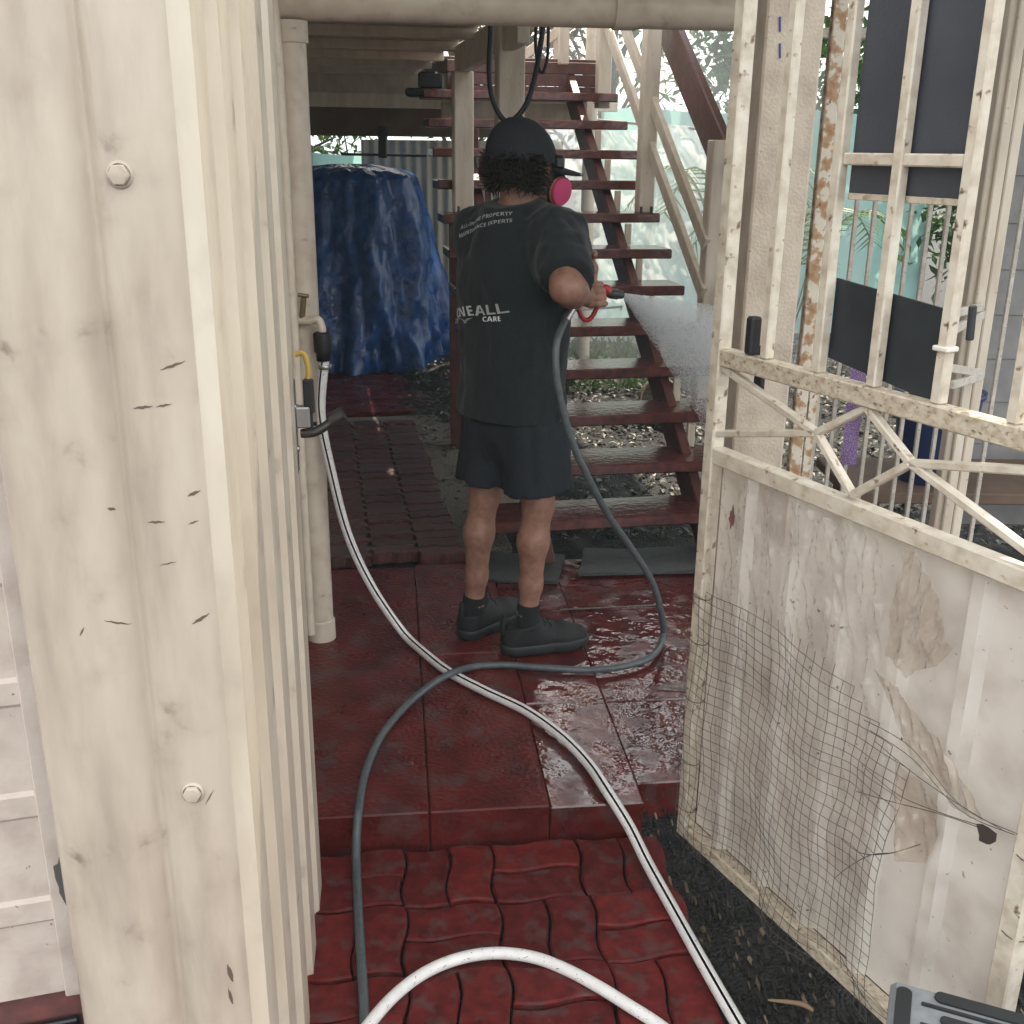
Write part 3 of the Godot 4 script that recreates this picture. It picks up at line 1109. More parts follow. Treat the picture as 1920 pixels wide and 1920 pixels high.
func build_back_fences() -> void:
	# cream corrugated fence beyond the tarpaulin
	var t := thing("corrugated_fence", "cream corrugated steel fence standing beyond the blue tarpaulin", "fence", Vector3(-0.7, 0, -9.3))
	var prof := []
	for i in 140:
		var s := i * 0.012
		prof.append(Vector2(s, 0.012 * sin(TAU * s / 0.088)))
	var mb := MB.new()
	var at := Vector3(-1.28, 0, -9.3)
	var dir := Vector3(0.99, 0, 0.10).normalized()
	var out := Vector3(-0.10, 0, 0.99).normalized()
	mb.folded(at, dir, out, prof, -0.05, 1.71, 0.002)
	part(t, "corrugated_sheet", mb, plain(lin(0.58, 0.55, 0.44), 0.5))
	# teal shade cloth on posts, left and right
	var teal := plain(lin(0.28, 0.48, 0.46), 0.75)
	teal.backlight_enabled = true
	teal.backlight = Color(0.75, 0.95, 0.93)
	for q in [[Vector3(-3.6, 0, -10.4), Vector3(-1.05, 0, -10.3), 1.60, "teal shade cloth fence beyond the end of the deck"], [Vector3(0.75, 0, -10.0), Vector3(3.6, 0, -9.6), 1.98, "teal shade cloth fence behind the plastic sheeting"]]:
		var a: Vector3 = q[0]
		var b: Vector3 = q[1]
		var f := thing("shade_cloth_fence", q[3], "fence", a)
		var fn := FastNoiseLite.new()
		fn.seed = 3
		fn.frequency = 1.3
		var cl := MB.new()
		cl.sheet(50, 20, func(s, v):
			var p := a.lerp(b, s)
			return p + Vector3(0.02 * fn.get_noise_2d(p.x * 3, v * 3), v * q[2] + 0.02 * sin(s * 14.0) * v, 0.05 * fn.get_noise_2d(p.x * 2.0, v * 2.0)))
		part(f, "cloth", cl, teal)
		for i in 4:
			var pm := MB.new()
			var p := a.lerp(b, i / 3.0) + Vector3(0, 0, -0.06)
			pm.box(Transform3D(Basis.IDENTITY, p + Vector3(0, q[2] / 2, 0)), Vector3(0.06, q[2] + 0.1, 0.06), 0.005)
			part(f, "post", pm, M.brown_wood)
	# clear plastic sheeting hung behind the stairs
	var film := plain(lin(0.82, 0.84, 0.84), 0.30)
	film.transparency = BaseMaterial3D.TRANSPARENCY_ALPHA
	film.albedo_color.a = 0.62
	film.backlight_enabled = true
	film.backlight = Color(1.0, 1.0, 1.0)
	var ps := thing("plastic_sheeting", "crumpled clear plastic sheeting hung behind the red stairs", "sheet", Vector3(1.0, 0, -9.2))
	var fn2 := FastNoiseLite.new()
	fn2.seed = 9
	fn2.frequency = 2.2
	fn2.fractal_type = FastNoiseLite.FRACTAL_RIDGED
	fn2.fractal_octaves = 3
	var pm2 := MB.new()
	pm2.sheet(150, 90, func(s, v):
		var x := lerpf(-0.25, 1.62, s)
		var y := lerpf(0.02, 1.93 - 0.16 * s + 0.05 * sin(s * 9.0), v)
		return Vector3(x + 0.03 * sin(y * 5.0), y, -9.15 + 0.10 * fn2.get_noise_2d(x * 1.4 + y * 0.5, y * 0.8) + 0.05 * sin(x * 6.0 + y)))
	part(ps, "film", pm2, film)
	var rail := MB.new()
	rail.rod(Vector3(-0.4, 1.95, -9.17), Vector3(1.75, 1.80, -9.17), 0.012, 8)
	part(ps, "top_rail", rail, M.dark_steel)
	# pale round pole behind the stairs
	var pp := at_depth(1092, 690, 8.0)
	var pole := MB.new()
	pole.rod(Vector3(pp.x, -0.05, pp.z), Vector3(pp.x, 3.2, pp.z), 0.048, 18)
	single("round_pole", "pale cream round pole standing behind the red stair treads", "pole", pole, M.pvc, Vector3(pp.x, 0, pp.z))

# ---------------------------------------------------------------- stairs
func build_stairs() -> void:
	var t := thing("staircase", "dark red open timber staircase with wet treads and cream handrails", "staircase", Vector3(0.4, 0, -5.0))
	var tm := MB.new()
	tm.box(Transform3D.IDENTITY, Vector3(1.2, 0.05, 0.27), 0.006)
	var tread := tm.mesh()
	for i in range(1, 13):
		var p := stair_point(i, 0.0, RISE * i - 0.025)
		var xf := rot_y(p - t.position, STAIR_RIGHT)
		xf.basis = xf.basis * Basis(Vector3.BACK, rng.randf_range(-0.006, 0.006)) * Basis(Vector3.RIGHT, rng.randf_range(-0.012, 0.012))
		piece(t, "tread", tread, M.tread, xf)
	for side in [-0.37, 0.37]:
		var s := MB.new()
		s.bar(stair_point(0.2, side, RISE * 0.2 - 0.09), stair_point(13.0, side, RISE * 13 - 0.09), 0.05, 0.15, 0.005)
		part(t, "stringer", s, M.stair_red)
		for i in range(1, 12):
			var c := MB.new()
			c.bar(stair_point(i + 0.45, side + 0.05, RISE * i + 0.001), stair_point(i + 0.45, side + 0.05, RISE * (i + 1) - 0.052), 0.03, 0.035, 0.003)
			part(t, "tread_strip", c, M.cream_wood if side > 0 else M.stair_red)  # thin upright between treads, cream on the right, red on the left
	# newel posts
	var posts := [[8.0, 0.545, 1.321, 2.75, 0.088], [4.0, 0.60, 0.42, 1.70, 0.085], [8.0, -0.475, 1.321, 2.03, 0.105], [12.4, 0.56, 1.9, 3.1, 0.085], [12.4, 0.30, 2.15, 3.1, 0.06]]
	for q in posts:
		var b := MB.new()
		var a := stair_point(q[0], q[1], q[2])
		var e := stair_point(q[0], q[1], q[3])
		b.box(rot_y((a + e) / 2.0, STAIR_RIGHT), Vector3(q[4], q[3] - q[2], q[4]), 0.006)
		part(t, "newel_post", b, M.cream_wood)
	for s in [-1, 1]:
		for e in [-0.03, 0.03]:
			var bm := MB.new()
			var p: Vector3 = stair_point(8.0, 0.545 if s > 0 else -0.475, 1.32) + STAIR_RIGHT * e - STAIR_FWD * 0.05
			bm.rod(p, p + Vector3(0, 0.035, 0), 0.008, 6)
			part(t, "bolt", bm, M.dark_steel)
	var foot := MB.new()
	foot.bar(stair_point(8.3, -0.50, -0.02), stair_point(8.3, -0.50, 1.268), 0.085, 0.085, 0.006)
	part(t, "support_post", foot, M.stair_red)
	# handrail and two mid rails on the right side
	var step := RISE
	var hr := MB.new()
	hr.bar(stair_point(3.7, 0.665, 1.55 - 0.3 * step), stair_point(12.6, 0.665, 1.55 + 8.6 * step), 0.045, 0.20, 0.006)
	part(t, "handrail", hr, M.stair_red)  # dark red puts the shade on this rail into its colour
	for y in [1.02, 1.25]:
		var mr := MB.new()
		mr.bar(stair_point(3.85, 0.56, y - 0.15 * step), stair_point(12.6, 0.56, y + 8.6 * step), 0.03, 0.075, 0.004)
		part(t, "mid_rail", mr, M.cream_wood)
	var low := MB.new()
	low.bar(stair_point(1.2, 0.66, 0.62), stair_point(4.0, 0.66, 0.62 + 2.8 * step), 0.03, 0.075, 0.004)
	part(t, "mid_rail", low, M.cream_wood)

func build_landing() -> void:
	var t := thing("landing", "dark red upper landing with a cream bearer at the head of the stairs", "landing", stair_point(13.0, 0, 0))
	for i in 3:
		var f := MB.new()
		f.bar(stair_point(12.75, 0.56, 2.135 - i * 0.072), stair_point(12.75, -0.42, 2.135 - i * 0.072), 0.03, 0.069, 0.003)
		part(t, "fascia_board", f, M.landing_red)
	var d := MB.new()
	d.bar(stair_point(12.75, 0.07, 2.18), stair_point(21.5, 0.07, 2.18), 1.06, 0.02, 0.003)
	part(t, "landing_deck", d, M.landing_red)
	var b := MB.new()
	b.bar(stair_point(12.95, 0.50, 1.87), stair_point(12.95, -0.45, 1.87), 0.06, 0.12, 0.004)
	part(t, "bearer", b, M.cream_wood)
	# the flight that goes on upwards, to the left: sloping rails and balusters
	for q in [[0.36, 2.22, 0.48, 2.40], [-0.05, 2.26, 0.16, 2.44]]:
		var r := MB.new()
		r.bar(stair_point(14.2, q[0] - 0.25, q[1]), stair_point(14.2, q[2], q[3] + 0.06), 0.03, 0.06, 0.004)
		part(t, "sloping_rail", r, M.cream_wood)
	for x in [0.02, 0.36]:
		var p := MB.new()
		p.bar(stair_point(14.3, x, 2.19), stair_point(14.3, x, 2.95), 0.06, 0.05, 0.004)
		part(t, "baluster", p, M.cream_wood)

func build_posts() -> void:
	# the post that carries the deck edge beam, in front of the stairs
	var foot := at_depth(948, 955, 4.78)
	var x := foot.x
	var p := MB.new()
	p.box(rot_y(Vector3(x, 1.2, -4.80), STAIR_RIGHT), Vector3(0.112, 2.46, 0.112), 0.006)
	single("deck_post", "cream square deck post standing behind the man's cap", "post", p, M.cream_wood, Vector3(x, 0, -4.80))
	# gate post of timber, with a stuccoed coat of paint
	var g := thing("gate_post", "thick cream painted timber gate post behind the gate hinge", "post", Vector3(0.61, 0, -2.64))
	var a := MB.new()
	a.box(Transform3D(Basis.IDENTITY, Vector3(0.610, 1.15, -2.64)), Vector3(0.128, 2.5, 0.15), 0.005)
	part(g, "timber", a, M.stucco)
	var st := plain(lin(0.03, 0.05, 0.22), 0.5)
	for v in [45, 95]:
		var s := MB.new()
		var q := at_depth(1463, v, 2.56)
		s.box(Transform3D(Basis(Vector3.BACK, 0.1), Vector3(q.x, q.y, -2.5635)), Vector3(0.004, 0.03, 0.003), 0.0)
		part(g, "staple", s, st)
	var r := thing("rusty_post", "rusty flaking steel post beside the timber gate post", "post", Vector3(0.80, 0, -2.9))
	var b := MB.new()
	b.box(Transform3D(Basis.IDENTITY, Vector3(0.795, 1.12, -2.9)), Vector3(0.034, 2.5, 0.034), 0.003)
	part(r, "tube", b, M.rust_post)
	var c := MB.new()
	c.box(Transform3D(Basis.IDENTITY, Vector3(0.828, 1.12, -2.89)), Vector3(0.022, 2.5, 0.006), 0.001)
	part(r, "flange", c, M.rust_post)

func build_pipes() -> void:
	var base := on_level(604, 1195, 0)
	var t := thing("downpipe", "cream plastic downpipe standing at the end of the ribbed wall", "pipe", base)
	var p := MB.new()
	p.rod(base, base + Vector3(0, 1.99, 0), 0.043, 24)
	part(t, "pipe", p, M.pvc)
	var c := MB.new()
	c.lathe([Vector2(0.043, -0.03), Vector2(0.05, -0.03), Vector2(0.05, 0.03), Vector2(0.043, 0.03)], Transform3D(Basis.IDENTITY, base + Vector3(0, 1.97, 0)), 24)
	part(t, "collar", c, M.pvc)
	var c2 := MB.new()
	c2.lathe([Vector2(0.043, 0.0), Vector2(0.049, 0.0), Vector2(0.048, 0.07), Vector2(0.043, 0.075)], Transform3D(Basis.IDENTITY, base), 24)
	part(t, "foot_socket", c2, M.pvc)
	var b := MB.new()
	b.lathe([Vector2(0.043, -0.006), Vector2(0.0455, -0.006), Vector2(0.0455, 0.006), Vector2(0.043, 0.006)], Transform3D(Basis.IDENTITY, base + Vector3(0, 0.79, 0)), 24)
	part(t, "band", b, M.dark_steel)
	# overhead pipe from the downpipe to the gate post
	var y := 2.055
	var e := Vector3(0.93, y, -3.62)
	var s := base + Vector3(0.0, y, 0)
	var o := thing("overhead_pipe", "grey cream plastic pipe running overhead across the passage", "pipe", s)
	var h := MB.new()
	h.rod(s - Vector3(0.04, 0, 0), e, 0.055, 24)
	part(o, "pipe", h, M.pvc)
	var j := MB.new()
	var jm := s.lerp(e, 0.60)
	j.rod(jm, jm + (e - s).normalized() * 0.07, 0.060, 24)
	part(o, "joint", j, M.pvc)
	# thin conduit that comes round the top of the wall
	var q := [Vector3(-0.66, 2.5, -3.1), Vector3(-0.655, 2.2, -3.1), Vector3(-0.645, 2.05, -3.08), Vector3(-0.635, 1.95, -3.06), Vector3(-0.63, 1.6, -3.05), Vector3(-0.628, 0.2, -3.05)]
	var w := MB.new()
	w.tube(smooth_path(q, 6), 0.014, 10)
	single("conduit", "thin cream conduit bent along the wall beside the downpipe", "conduit", w, M.pvc, Vector3(-0.63, 0, -3.05))
	# tap on the downpipe
	var tp := base + Vector3(0.0, 1.13, 0.055)
	var k := thing("garden_tap", "weathered painted garden tap with a brass handle on the downpipe", "tap", tp)
	var body := MB.new()
	body.rod(tp + Vector3(-0.06, 0, -0.01), tp + Vector3(0.035, 0, 0.02), 0.014, 12)
	body.tube(smooth_path([tp + Vector3(0.03, 0, 0.02), tp + Vector3(0.055, 0.006, 0.025), tp + Vector3(0.066, -0.02, 0.028), tp + Vector3(0.066, -0.04, 0.028)], 5), 0.012, 12)
	part(k, "body", body, M.pvc)
	var hd := MB.new()
	hd.rod(tp + Vector3(0.0, 0.0, 0.01), tp + Vector3(0.012, 0.075, 0.02), 0.009, 10)
	hd.rod(tp + Vector3(-0.006, 0.082, 0.02), tp + Vector3(0.028, 0.078, 0.02), 0.006, 8)
	part(k, "handle", hd, M.brass)

# ---------------------------------------------------------------- gate
func gate_xf() -> Transform3D:
	var d := GATE_ALONG.normalized()
	return Transform3D(Basis(d, UP, d.cross(UP)), GATE_AT)

func gate_part(t: Node3D, called: String, mb: MB, m: Material) -> MeshInstance3D:
	return piece(t, called, mb.mesh(), m, Transform3D.IDENTITY)

func build_gate() -> void:
	var t := thing("gate", "open cream steel gate with upright bars, lattice band and ribbed lower panel", "gate", GATE_AT)
	t.transform = gate_xf()
	var bx := func(called: String, s0: float, s1: float, y0: float, y1: float, dep: float, z: float, m: Material, bev := 0.003) -> void:
		var mb := MB.new()
		mb.box(Transform3D(Basis.IDENTITY, Vector3((s0 + s1) / 2, (y0 + y1) / 2, z)), Vector3(s1 - s0, y1 - y0, dep), bev)
		gate_part(t, called, mb, m)
	bx.call("stile", -0.020, 0.014, -0.06, 2.45, 0.035, 0.0, M.gate_steel)
	bx.call("stile", 0.925, 0.965, -0.06, 2.45, 0.040, 0.0, M.gate_steel)
	bx.call("rail", 0.0145, 0.9245, 1.193, 1.232, 0.034, 0.0, M.gate_rusty)
	bx.call("rail", 0.0145, 0.9245, 0.965, 1.003, 0.034, 0.0, M.gate_steel)
	bx.call("rail", 0.0145, 0.9245, -0.058, -0.020, 0.036, 0.0, M.gate_rusty)
	for i in 5:
		var s: float = [0.153, 0.312, 0.462, 0.617, 0.776][i]
		bx.call("bar", s - 0.0115, s + 0.0115, 1.2325, 2.45, 0.023, 0.0, M.gate_steel)
	bx.call("crossbar", 0.324, 0.605, 1.628, 1.650, 0.012, 0.0005, M.gate_steel)
	# dark insect screen behind the bars, with a peeling lower edge
	bx.call("dark_screen", 0.325, 0.614, 1.578, 2.45, 0.008, -0.020, M.screen, 0.001)
	bx.call("screen_edge", 0.325, 0.614, 1.566, 1.5775, 0.010, -0.020, M.gate_rusty, 0.001)
	# lattice band
	var nodes := {"a": Vector2(0.014, 1.188), "b": Vector2(0.327, 1.110), "c": Vector2(0.010, 1.034), "d": Vector2(0.455, 1.190), "e": Vector2(0.443, 1.012), "f": Vector2(0.577, 1.112), "g": Vector2(0.924, 1.186), "h": Vector2(0.924, 1.006)}
	for q in [["a", "b"], ["b", "c"], ["b", "d"], ["b", "e"], ["d", "f"], ["f", "e"], ["f", "g"], ["f", "h"]]:
		var mb := MB.new()
		var a: Vector2 = nodes[q[0]]
		var b: Vector2 = nodes[q[1]]
		mb.bar(Vector3(a.x, a.y, 0.001), Vector3(b.x, b.y, 0.001), 0.016, 0.019, 0.003, Vector3.BACK)
		gate_part(t, "lattice_rod", mb, M.gate_steel)
	# ribbed lower panel
	var prof := [Vector2(0.016, 0.0)]
	for i in 6:
		var s := 0.118 + i * 0.1605
		if s > 0.9:
			break
		prof.append_array([Vector2(s - 0.028, 0.0), Vector2(s - 0.014, 0.020), Vector2(s + 0.012, 0.020), Vector2(s + 0.026, 0.0)])
	prof.append(Vector2(0.924, 0.0))
	var sh := MB.new()
	sh.folded(Vector3(0, 0, -0.018), Vector3.RIGHT, Vector3.BACK, prof, -0.019, 0.9645)
	gate_part(t, "ribbed_panel", sh, M.gate_sheet)
	# black bolt near the hinge
	var lb := MB.new()
	lb.box(Transform3D(Basis.IDENTITY, Vector3(0.108, 1.275, 0.004)), Vector3(0.026, 0.082, 0.028), 0.005)
	lb.box(Transform3D(Basis.IDENTITY, Vector3(0.108, 1.200, -0.024)), Vector3(0.028, 0.10, 0.012), 0.004)
	gate_part(t, "bolt_handle", lb, M.black)
	# hinges
	for y in [0.25, 1.6]:
		var hm := MB.new()
		hm.rod(Vector3(-0.03, y - 0.05, -0.01), Vector3(-0.03, y + 0.05, -0.01), 0.012, 12)
		gate_part(t, "hinge", hm, M.gate_rusty)
	# flaked paint on the panel: red primer showing
	var fl := MB.new()
	var ring := []
	for k in 16:
		var a := TAU * k / 16
		ring.append(Vector3(0.062 + 0.012 * cos(a) * (0.8 + 0.3 * sin(k * 2.3)), 0.842 + 0.033 * sin(a) * (0.75 + 0.3 * cos(k * 1.7)), -0.0165))
	fl.face(ring)
	gate_part(t, "primer_patch", fl, plain(lin(0.20, 0.06, 0.05), 0.5))
	# black board tied to the bars
	var bd := thing("black_board", "black plastic board tied behind the gate bars above the rail", "board", GATE_AT)
	bd.transform = gate_xf()
	var bm := MB.new()
	var poly := [Vector2(0.318, 1.418), Vector2(0.318, 1.262), Vector2(0.600, 1.225), Vector2(0.600, 1.392)]
	var fr := []
	var bk := []
	for p in poly:
		fr.append(Vector3(p.x, p.y, -0.016))
		bk.append(Vector3(p.x, p.y, -0.022))
	bm.face(fr)
	for k in 4:
		bm.face([bk[k], bk[(k + 1) % 4], fr[(k + 1) % 4], fr[k]])
	bk.reverse()
	bm.face(bk)
	gate_part(bd, "panel", bm, M.board_black)
	var tie := MB.new()
	tie.box(Transform3D(Basis.IDENTITY, Vector3(0.617, 1.330, 0.002)), Vector3(0.034, 0.009, 0.030), 0.002)
	gate_part(bd, "cable_tie", tie, plain(lin(0.75, 0.73, 0.66), 0.4))
	var ed := MB.new()
	ed.box(Transform3D(Basis(Vector3.BACK, 0.06), Vector3(0.636, 1.375, -0.03)), Vector3(0.010, 0.06, 0.014), 0.004)
	gate_part(bd, "edge_roll", ed, M.board_black)

func fill_patch(mb: MB, poly: PackedVector2Array, step: float, f: Callable) -> void:
	var pts := PackedVector2Array()
	for i in poly.size():
		var a := poly[i]
		var b := poly[(i + 1) % poly.size()]
		var n := maxi(1, int(a.distance_to(b) / step))
		for k in n:
			pts.append(a.lerp(b, float(k) / n))
	var lo := poly[0]
	var hi := poly[0]
	for p in poly:
		lo = Vector2(minf(lo.x, p.x), minf(lo.y, p.y))
		hi = Vector2(maxf(hi.x, p.x), maxf(hi.y, p.y))
	var y := lo.y + step * 0.5
	var odd := 0.0
	while y < hi.y:
		var x := lo.x + step * (0.5 + odd)
		while x < hi.x:
			var p := Vector2(x + 0.1 * step * sin(y * 900.0), y + 0.1 * step * sin(x * 700.0))
			if Geometry2D.is_point_in_polygon(p, poly):
				pts.append(p)
			x += step
		y += step
		odd = 0.5 - odd
	var tri := Geometry2D.triangulate_delaunay(pts)
	var first := mb.v.size()
	for p in pts:
		var e := 0.003
		var q: Vector3 = f.call(p)
		var nn: Vector3 = ((f.call(p + Vector2(e, 0)) - q) as Vector3).cross(f.call(p + Vector2(0, e)) - q).normalized()
		mb.vert(q, nn, p)
	for i in range(0, tri.size(), 3):
		var a := pts[tri[i]]
		var b := pts[tri[i + 1]]
		var c := pts[tri[i + 2]]
		if not Geometry2D.is_point_in_polygon((a + b + c) / 3.0, poly):
			continue
		if (b - a).cross(c - a) > 0:
			mb.tri(first + tri[i], first + tri[i + 1], first + tri[i + 2])
		else:
			mb.tri(first + tri[i], first + tri[i + 2], first + tri[i + 1])

func build_gate_dressing() -> void:
	# torn clear film over the lower panel, brown with dust
	var film := plain(lin(0.60, 0.53, 0.45), 0.10)
	film.transparency = BaseMaterial3D.TRANSPARENCY_ALPHA
	film.albedo_color.a = 0.05
	var film2 := film.duplicate() as StandardMaterial3D
	film2.albedo_color = lin(0.40, 0.32, 0.24).linear_to_srgb()
	film2.albedo_color.a = 0.42
	var t := thing("torn_plastic_film", "torn dusty clear plastic film hanging on the lower panel of the gate", "plastic film", GATE_AT)
	t.transform = gate_xf()
	var fn := FastNoiseLite.new()
	fn.seed = 12
	fn.frequency = 2.6
	fn.fractal_type = FastNoiseLite.FRACTAL_RIDGED
	fn.fractal_octaves = 3
	var shape := func(lift: float, skew: float) -> Callable:
		return func(p: Vector2) -> Vector3:
			return Vector3(p.x, p.y, 0.010 + lift + 0.022 * fn.get_noise_2d(p.x * 2.6 + p.y * skew, p.y * 0.7 - p.x * 0.4) + 0.006 * fn.get_noise_2d(p.x * 7.0 + p.y * skew * 3.0, p.y * 3.0))
	var a := MB.new()
	fill_patch(a, PackedVector2Array([Vector2(0.03, 0.955), Vector2(0.03, 0.05), Vector2(0.16, -0.01), Vector2(0.52, -0.01), Vector2(0.60, 0.12), Vector2(0.64, 0.33), Vector2(0.63, 0.50), Vector2(0.585, 0.66), Vector2(0.575, 0.80), Vector2(0.56, 0.955)]), 0.008, shape.call(0.0, 0.25))
	gate_part(t, "film_panel", a, film)
	var b := MB.new()
	fill_patch(b, PackedVector2Array([Vector2(0.612, 0.962), Vector2(0.600, 0.86), Vector2(0.596, 0.735), Vector2(0.640, 0.728), Vector2(0.652, 0.712), Vector2(0.668, 0.735), Vector2(0.720, 0.770), Vector2(0.742, 0.815), Vector2(0.700, 0.90), Vector2(0.640, 0.962)]), 0.006, shape.call(0.004, -0.6))
	gate_part(t, "torn_flap", b, film2)
	var c := MB.new()
	fill_patch(c, PackedVector2Array([Vector2(0.580, 0.70), Vector2(0.600, 0.675), Vector2(0.660, 0.600), Vector2(0.725, 0.545), Vector2(0.80, 0.520), Vector2(0.862, 0.528), Vector2(0.835, 0.575), Vector2(0.760, 0.625), Vector2(0.700, 0.650), Vector2(0.64, 0.690)]), 0.006, shape.call(0.006, 0.9))
	gate_part(t, "torn_strip", c, film2)
	var d := MB.new()
	fill_patch(d, PackedVector2Array([Vector2(0.655, 0.545), Vector2(0.700, 0.535), Vector2(0.765, 0.50), Vector2(0.775, 0.44), Vector2(0.750, 0.36), Vector2(0.700, 0.34), Vector2(0.668, 0.42)]), 0.006, shape.call(0.008, 0.4))
	gate_part(t, "torn_tail", d, film2)
	var e := MB.new()
	fill_patch(e, PackedVector2Array([Vector2(0.40, 0.955), Vector2(0.44, 0.955), Vector2(0.53, 0.72), Vector2(0.545, 0.62), Vector2(0.52, 0.60), Vector2(0.49, 0.70)]), 0.006, shape.call(0.010, 0.7))
	gate_part(t, "fold", e, film)
	# wire netting wired to the lower half
	var w := thing("wire_netting", "bent square wire netting tied over the lower half of the gate", "netting", GATE_AT)
	w.transform = gate_xf()
	var wire := plain(lin(0.10, 0.085, 0.075), 0.6, 0.3)
	var wn := FastNoiseLite.new()
	wn.seed = 21
	wn.frequency = 1.6
	wn.fractal_octaves = 2
	var place := func(s: float, y: float) -> Vector3:
		var bend := 0.022 * sin(s * 9.0 + 0.6) * smoothstep(0.0, 0.25, s)
		var sx := s + 0.010 * wn.get_noise_2d(s * 2.0, y * 2.0) - 0.045 * smoothstep(0.40, 0.70, s) * smoothstep(0.42, 0.05, absf(y - 0.22))
		return Vector3(sx, y + bend * 0.4 + 0.012 * wn.get_noise_2d(s * 2.0 + 40.0, y * 2.0) - 0.05 * s * s, 0.024 + 0.012 * sin(s * 19.0) * smoothstep(0.0, 0.1, s) + 0.016 * wn.get_noise_2d(s * 2.4 - 9.0, y * 2.4))
	var mb := MB.new()
	var pitch := 0.0255
	var top := func(s: float) -> float:
		return 0.655 + 0.04 * minf(s / 0.3, 1.0) - 0.55 * maxf(0.0, s - 0.46)
	for i in 29:
		var s := -0.012 + i * pitch
		if i > 28:
			continue
		var pts := PackedVector3Array()
		var y := -0.055
		while y <= top.call(s) + 0.001:
			pts.append(place.call(s, y))
			y += pitch
		if pts.size() > 1:
			mb.tube(pts, 0.00085, 4, false)
	for j in 29:
		var y := -0.055 + j * pitch
		var pts := PackedVector3Array()
		for i in 29:
			var s := -0.012 + i * pitch
			if y > top.call(s) + 0.001:
				if pts.size() > 1:
					break
				continue
			pts.append(place.call(s, y))
		if pts.size() > 1:
			mb.tube(pts, 0.00085, 4, false)
	gate_part(w, "mesh_field", mb, wire)
	# loose strands pulled to the far stile
	var lr := RandomNumberGenerator.new()
	lr.seed = 4
	for i in 9:
		var sm := MB.new()
		var y0: float = [0.60, 0.585, 0.57, 0.50, 0.42, 0.20, 0.04, 0.0, 0.30][i]
		var s0: float = [0.56, 0.58, 0.60, 0.60, 0.58, 0.55, 0.60, 0.58, 0.57][i]
		var y1: float = [0.545, 0.540, 0.535, 0.52, 0.515, 0.34, -0.03, -0.045, 0.40][i]
		var s1: float = [0.93, 0.925, 0.90, 0.87, 0.87, 0.68, 0.90, 0.92, 0.74][i]
		var a0: Vector3 = place.call(s0, y0)
		var a1 := Vector3(s1, y1, 0.022)
		sm.tube(smooth_path([a0, a0.lerp(a1, 0.35) + Vector3(0, lr.randf_range(-0.03, 0.03), 0.012), a0.lerp(a1, 0.7) + Vector3(0, lr.randf_range(-0.03, 0.02), 0.012), a1], 6), 0.0009, 4, false)
		gate_part(w, "loose_strand", sm, wire)
	for y in [0.62, 0.50, 0.34, 0.16, 0.02]:
		for s in [-0.003, 0.945]:
			if s > 0.5 and y > 0.55:
				continue
			var tm := MB.new()
			var ring := PackedVector3Array()
			for k in 13:
				var ang := TAU * k / 12
				ring.append(Vector3(s + 0.024 * cos(ang), y + 0.006 * sin(ang * 0.5), 0.0225 * sin(ang)))
			tm.tube(ring, 0.0012, 4, false)
			gate_part(w, "tie_wire", tm, wire)
	var pl := MB.new()
	var blob := []
	for k in 9:
		var ang := TAU * k / 9
		blob.append(Vector3(0.878 + 0.026 * cos(ang) * (0.8 + 0.25 * sin(k * 2.2)), 0.512 + 0.028 * sin(ang) * (0.8 + 0.2 * cos(k * 1.3)), 0.030))
	pl.face(blob)
	gate_part(w, "rusty_scrap", pl, plain(lin(0.045, 0.032, 0.028), 0.7))

# ---------------------------------------------------------------- tarpaulin
func build_tarp_stack() -> void:
	var blue := mottled([noise_tex(43, 0.01, [[0.0, lin(0.010, 0.040, 0.13)], [0.5, lin(0.015, 0.062, 0.21)], [1.0, lin(0.03, 0.10, 0.30)]], 4)], 0.8, 0.26, null, 1.0, M.lumps, 0.3)
	var c := Vector3(-1.30, 0, -8.75)
	var fn := FastNoiseLite.new()
	fn.seed = 17
	fn.frequency = 1.0
	fn.fractal_octaves = 3
	var mb := MB.new()
	var n := 150
	var rows := 60
	mb.sheet(n, rows, func(s, v):
		var a: float = -s * TAU
		var low: float = 1.0 - v
		var y: float
		var grow: float
		if v < 0.8:
			var q: float = v / 0.8
			y = lerpf(0.0, 1.42, q)
			grow = lerpf(1.0, 0.70, pow(q, 1.4))
		else:
			var q: float = (v - 0.8) / 0.2
			y = 1.42 + 0.10 * sin(q * PI / 2) + 0.02 * fn.get_noise_2d(cos(a) * 3.0, q * 3.0)
			grow = 0.70 * cos(q * PI / 2)
		var ca := cos(a)
		var sa := sin(a)
		var sq := pow(pow(absf(ca), 3.2) + pow(absf(sa), 3.2), -1.0 / 3.2)
		var fold := 0.30 * low * fn.get_noise_3d(ca * 2.6 + 9.0, y * 0.7, sa * 2.6) + 0.022 * low * sin(a * 15.0 + 5.0 * fn.get_noise_2d(ca * 2.0, y * 1.6) + y * 2.2) + (0.03 + 0.05 * low) * fn.get_noise_3d(ca * 6.0, y * 3.0 + ca * 2.0, sa * 6.0) + 0.009 * absf(fn.get_noise_3d(ca * 13.0, y * 8.0, sa * 13.0))
		return c + Vector3(ca * sq * 0.74 * grow * (1.0 + fold), y, sa * sq * 0.60 * grow * (1.0 + fold)), false)
	single("tarpaulin_stack", "stack of goods covered by a crumpled blue tarpaulin under the deck", "tarpaulin", mb, blue, c)

# ---------------------------------------------------------------- hoses
func floor_points(list: Array, lift: float) -> Array:
	var out := []
	for q in list:
		var p := on_level(q[0], q[1], lift + 0.0)
		if p.z > -2.36:
			p = on_level(q[0], q[1], lift - 0.088)
		out.append(p)
	return out

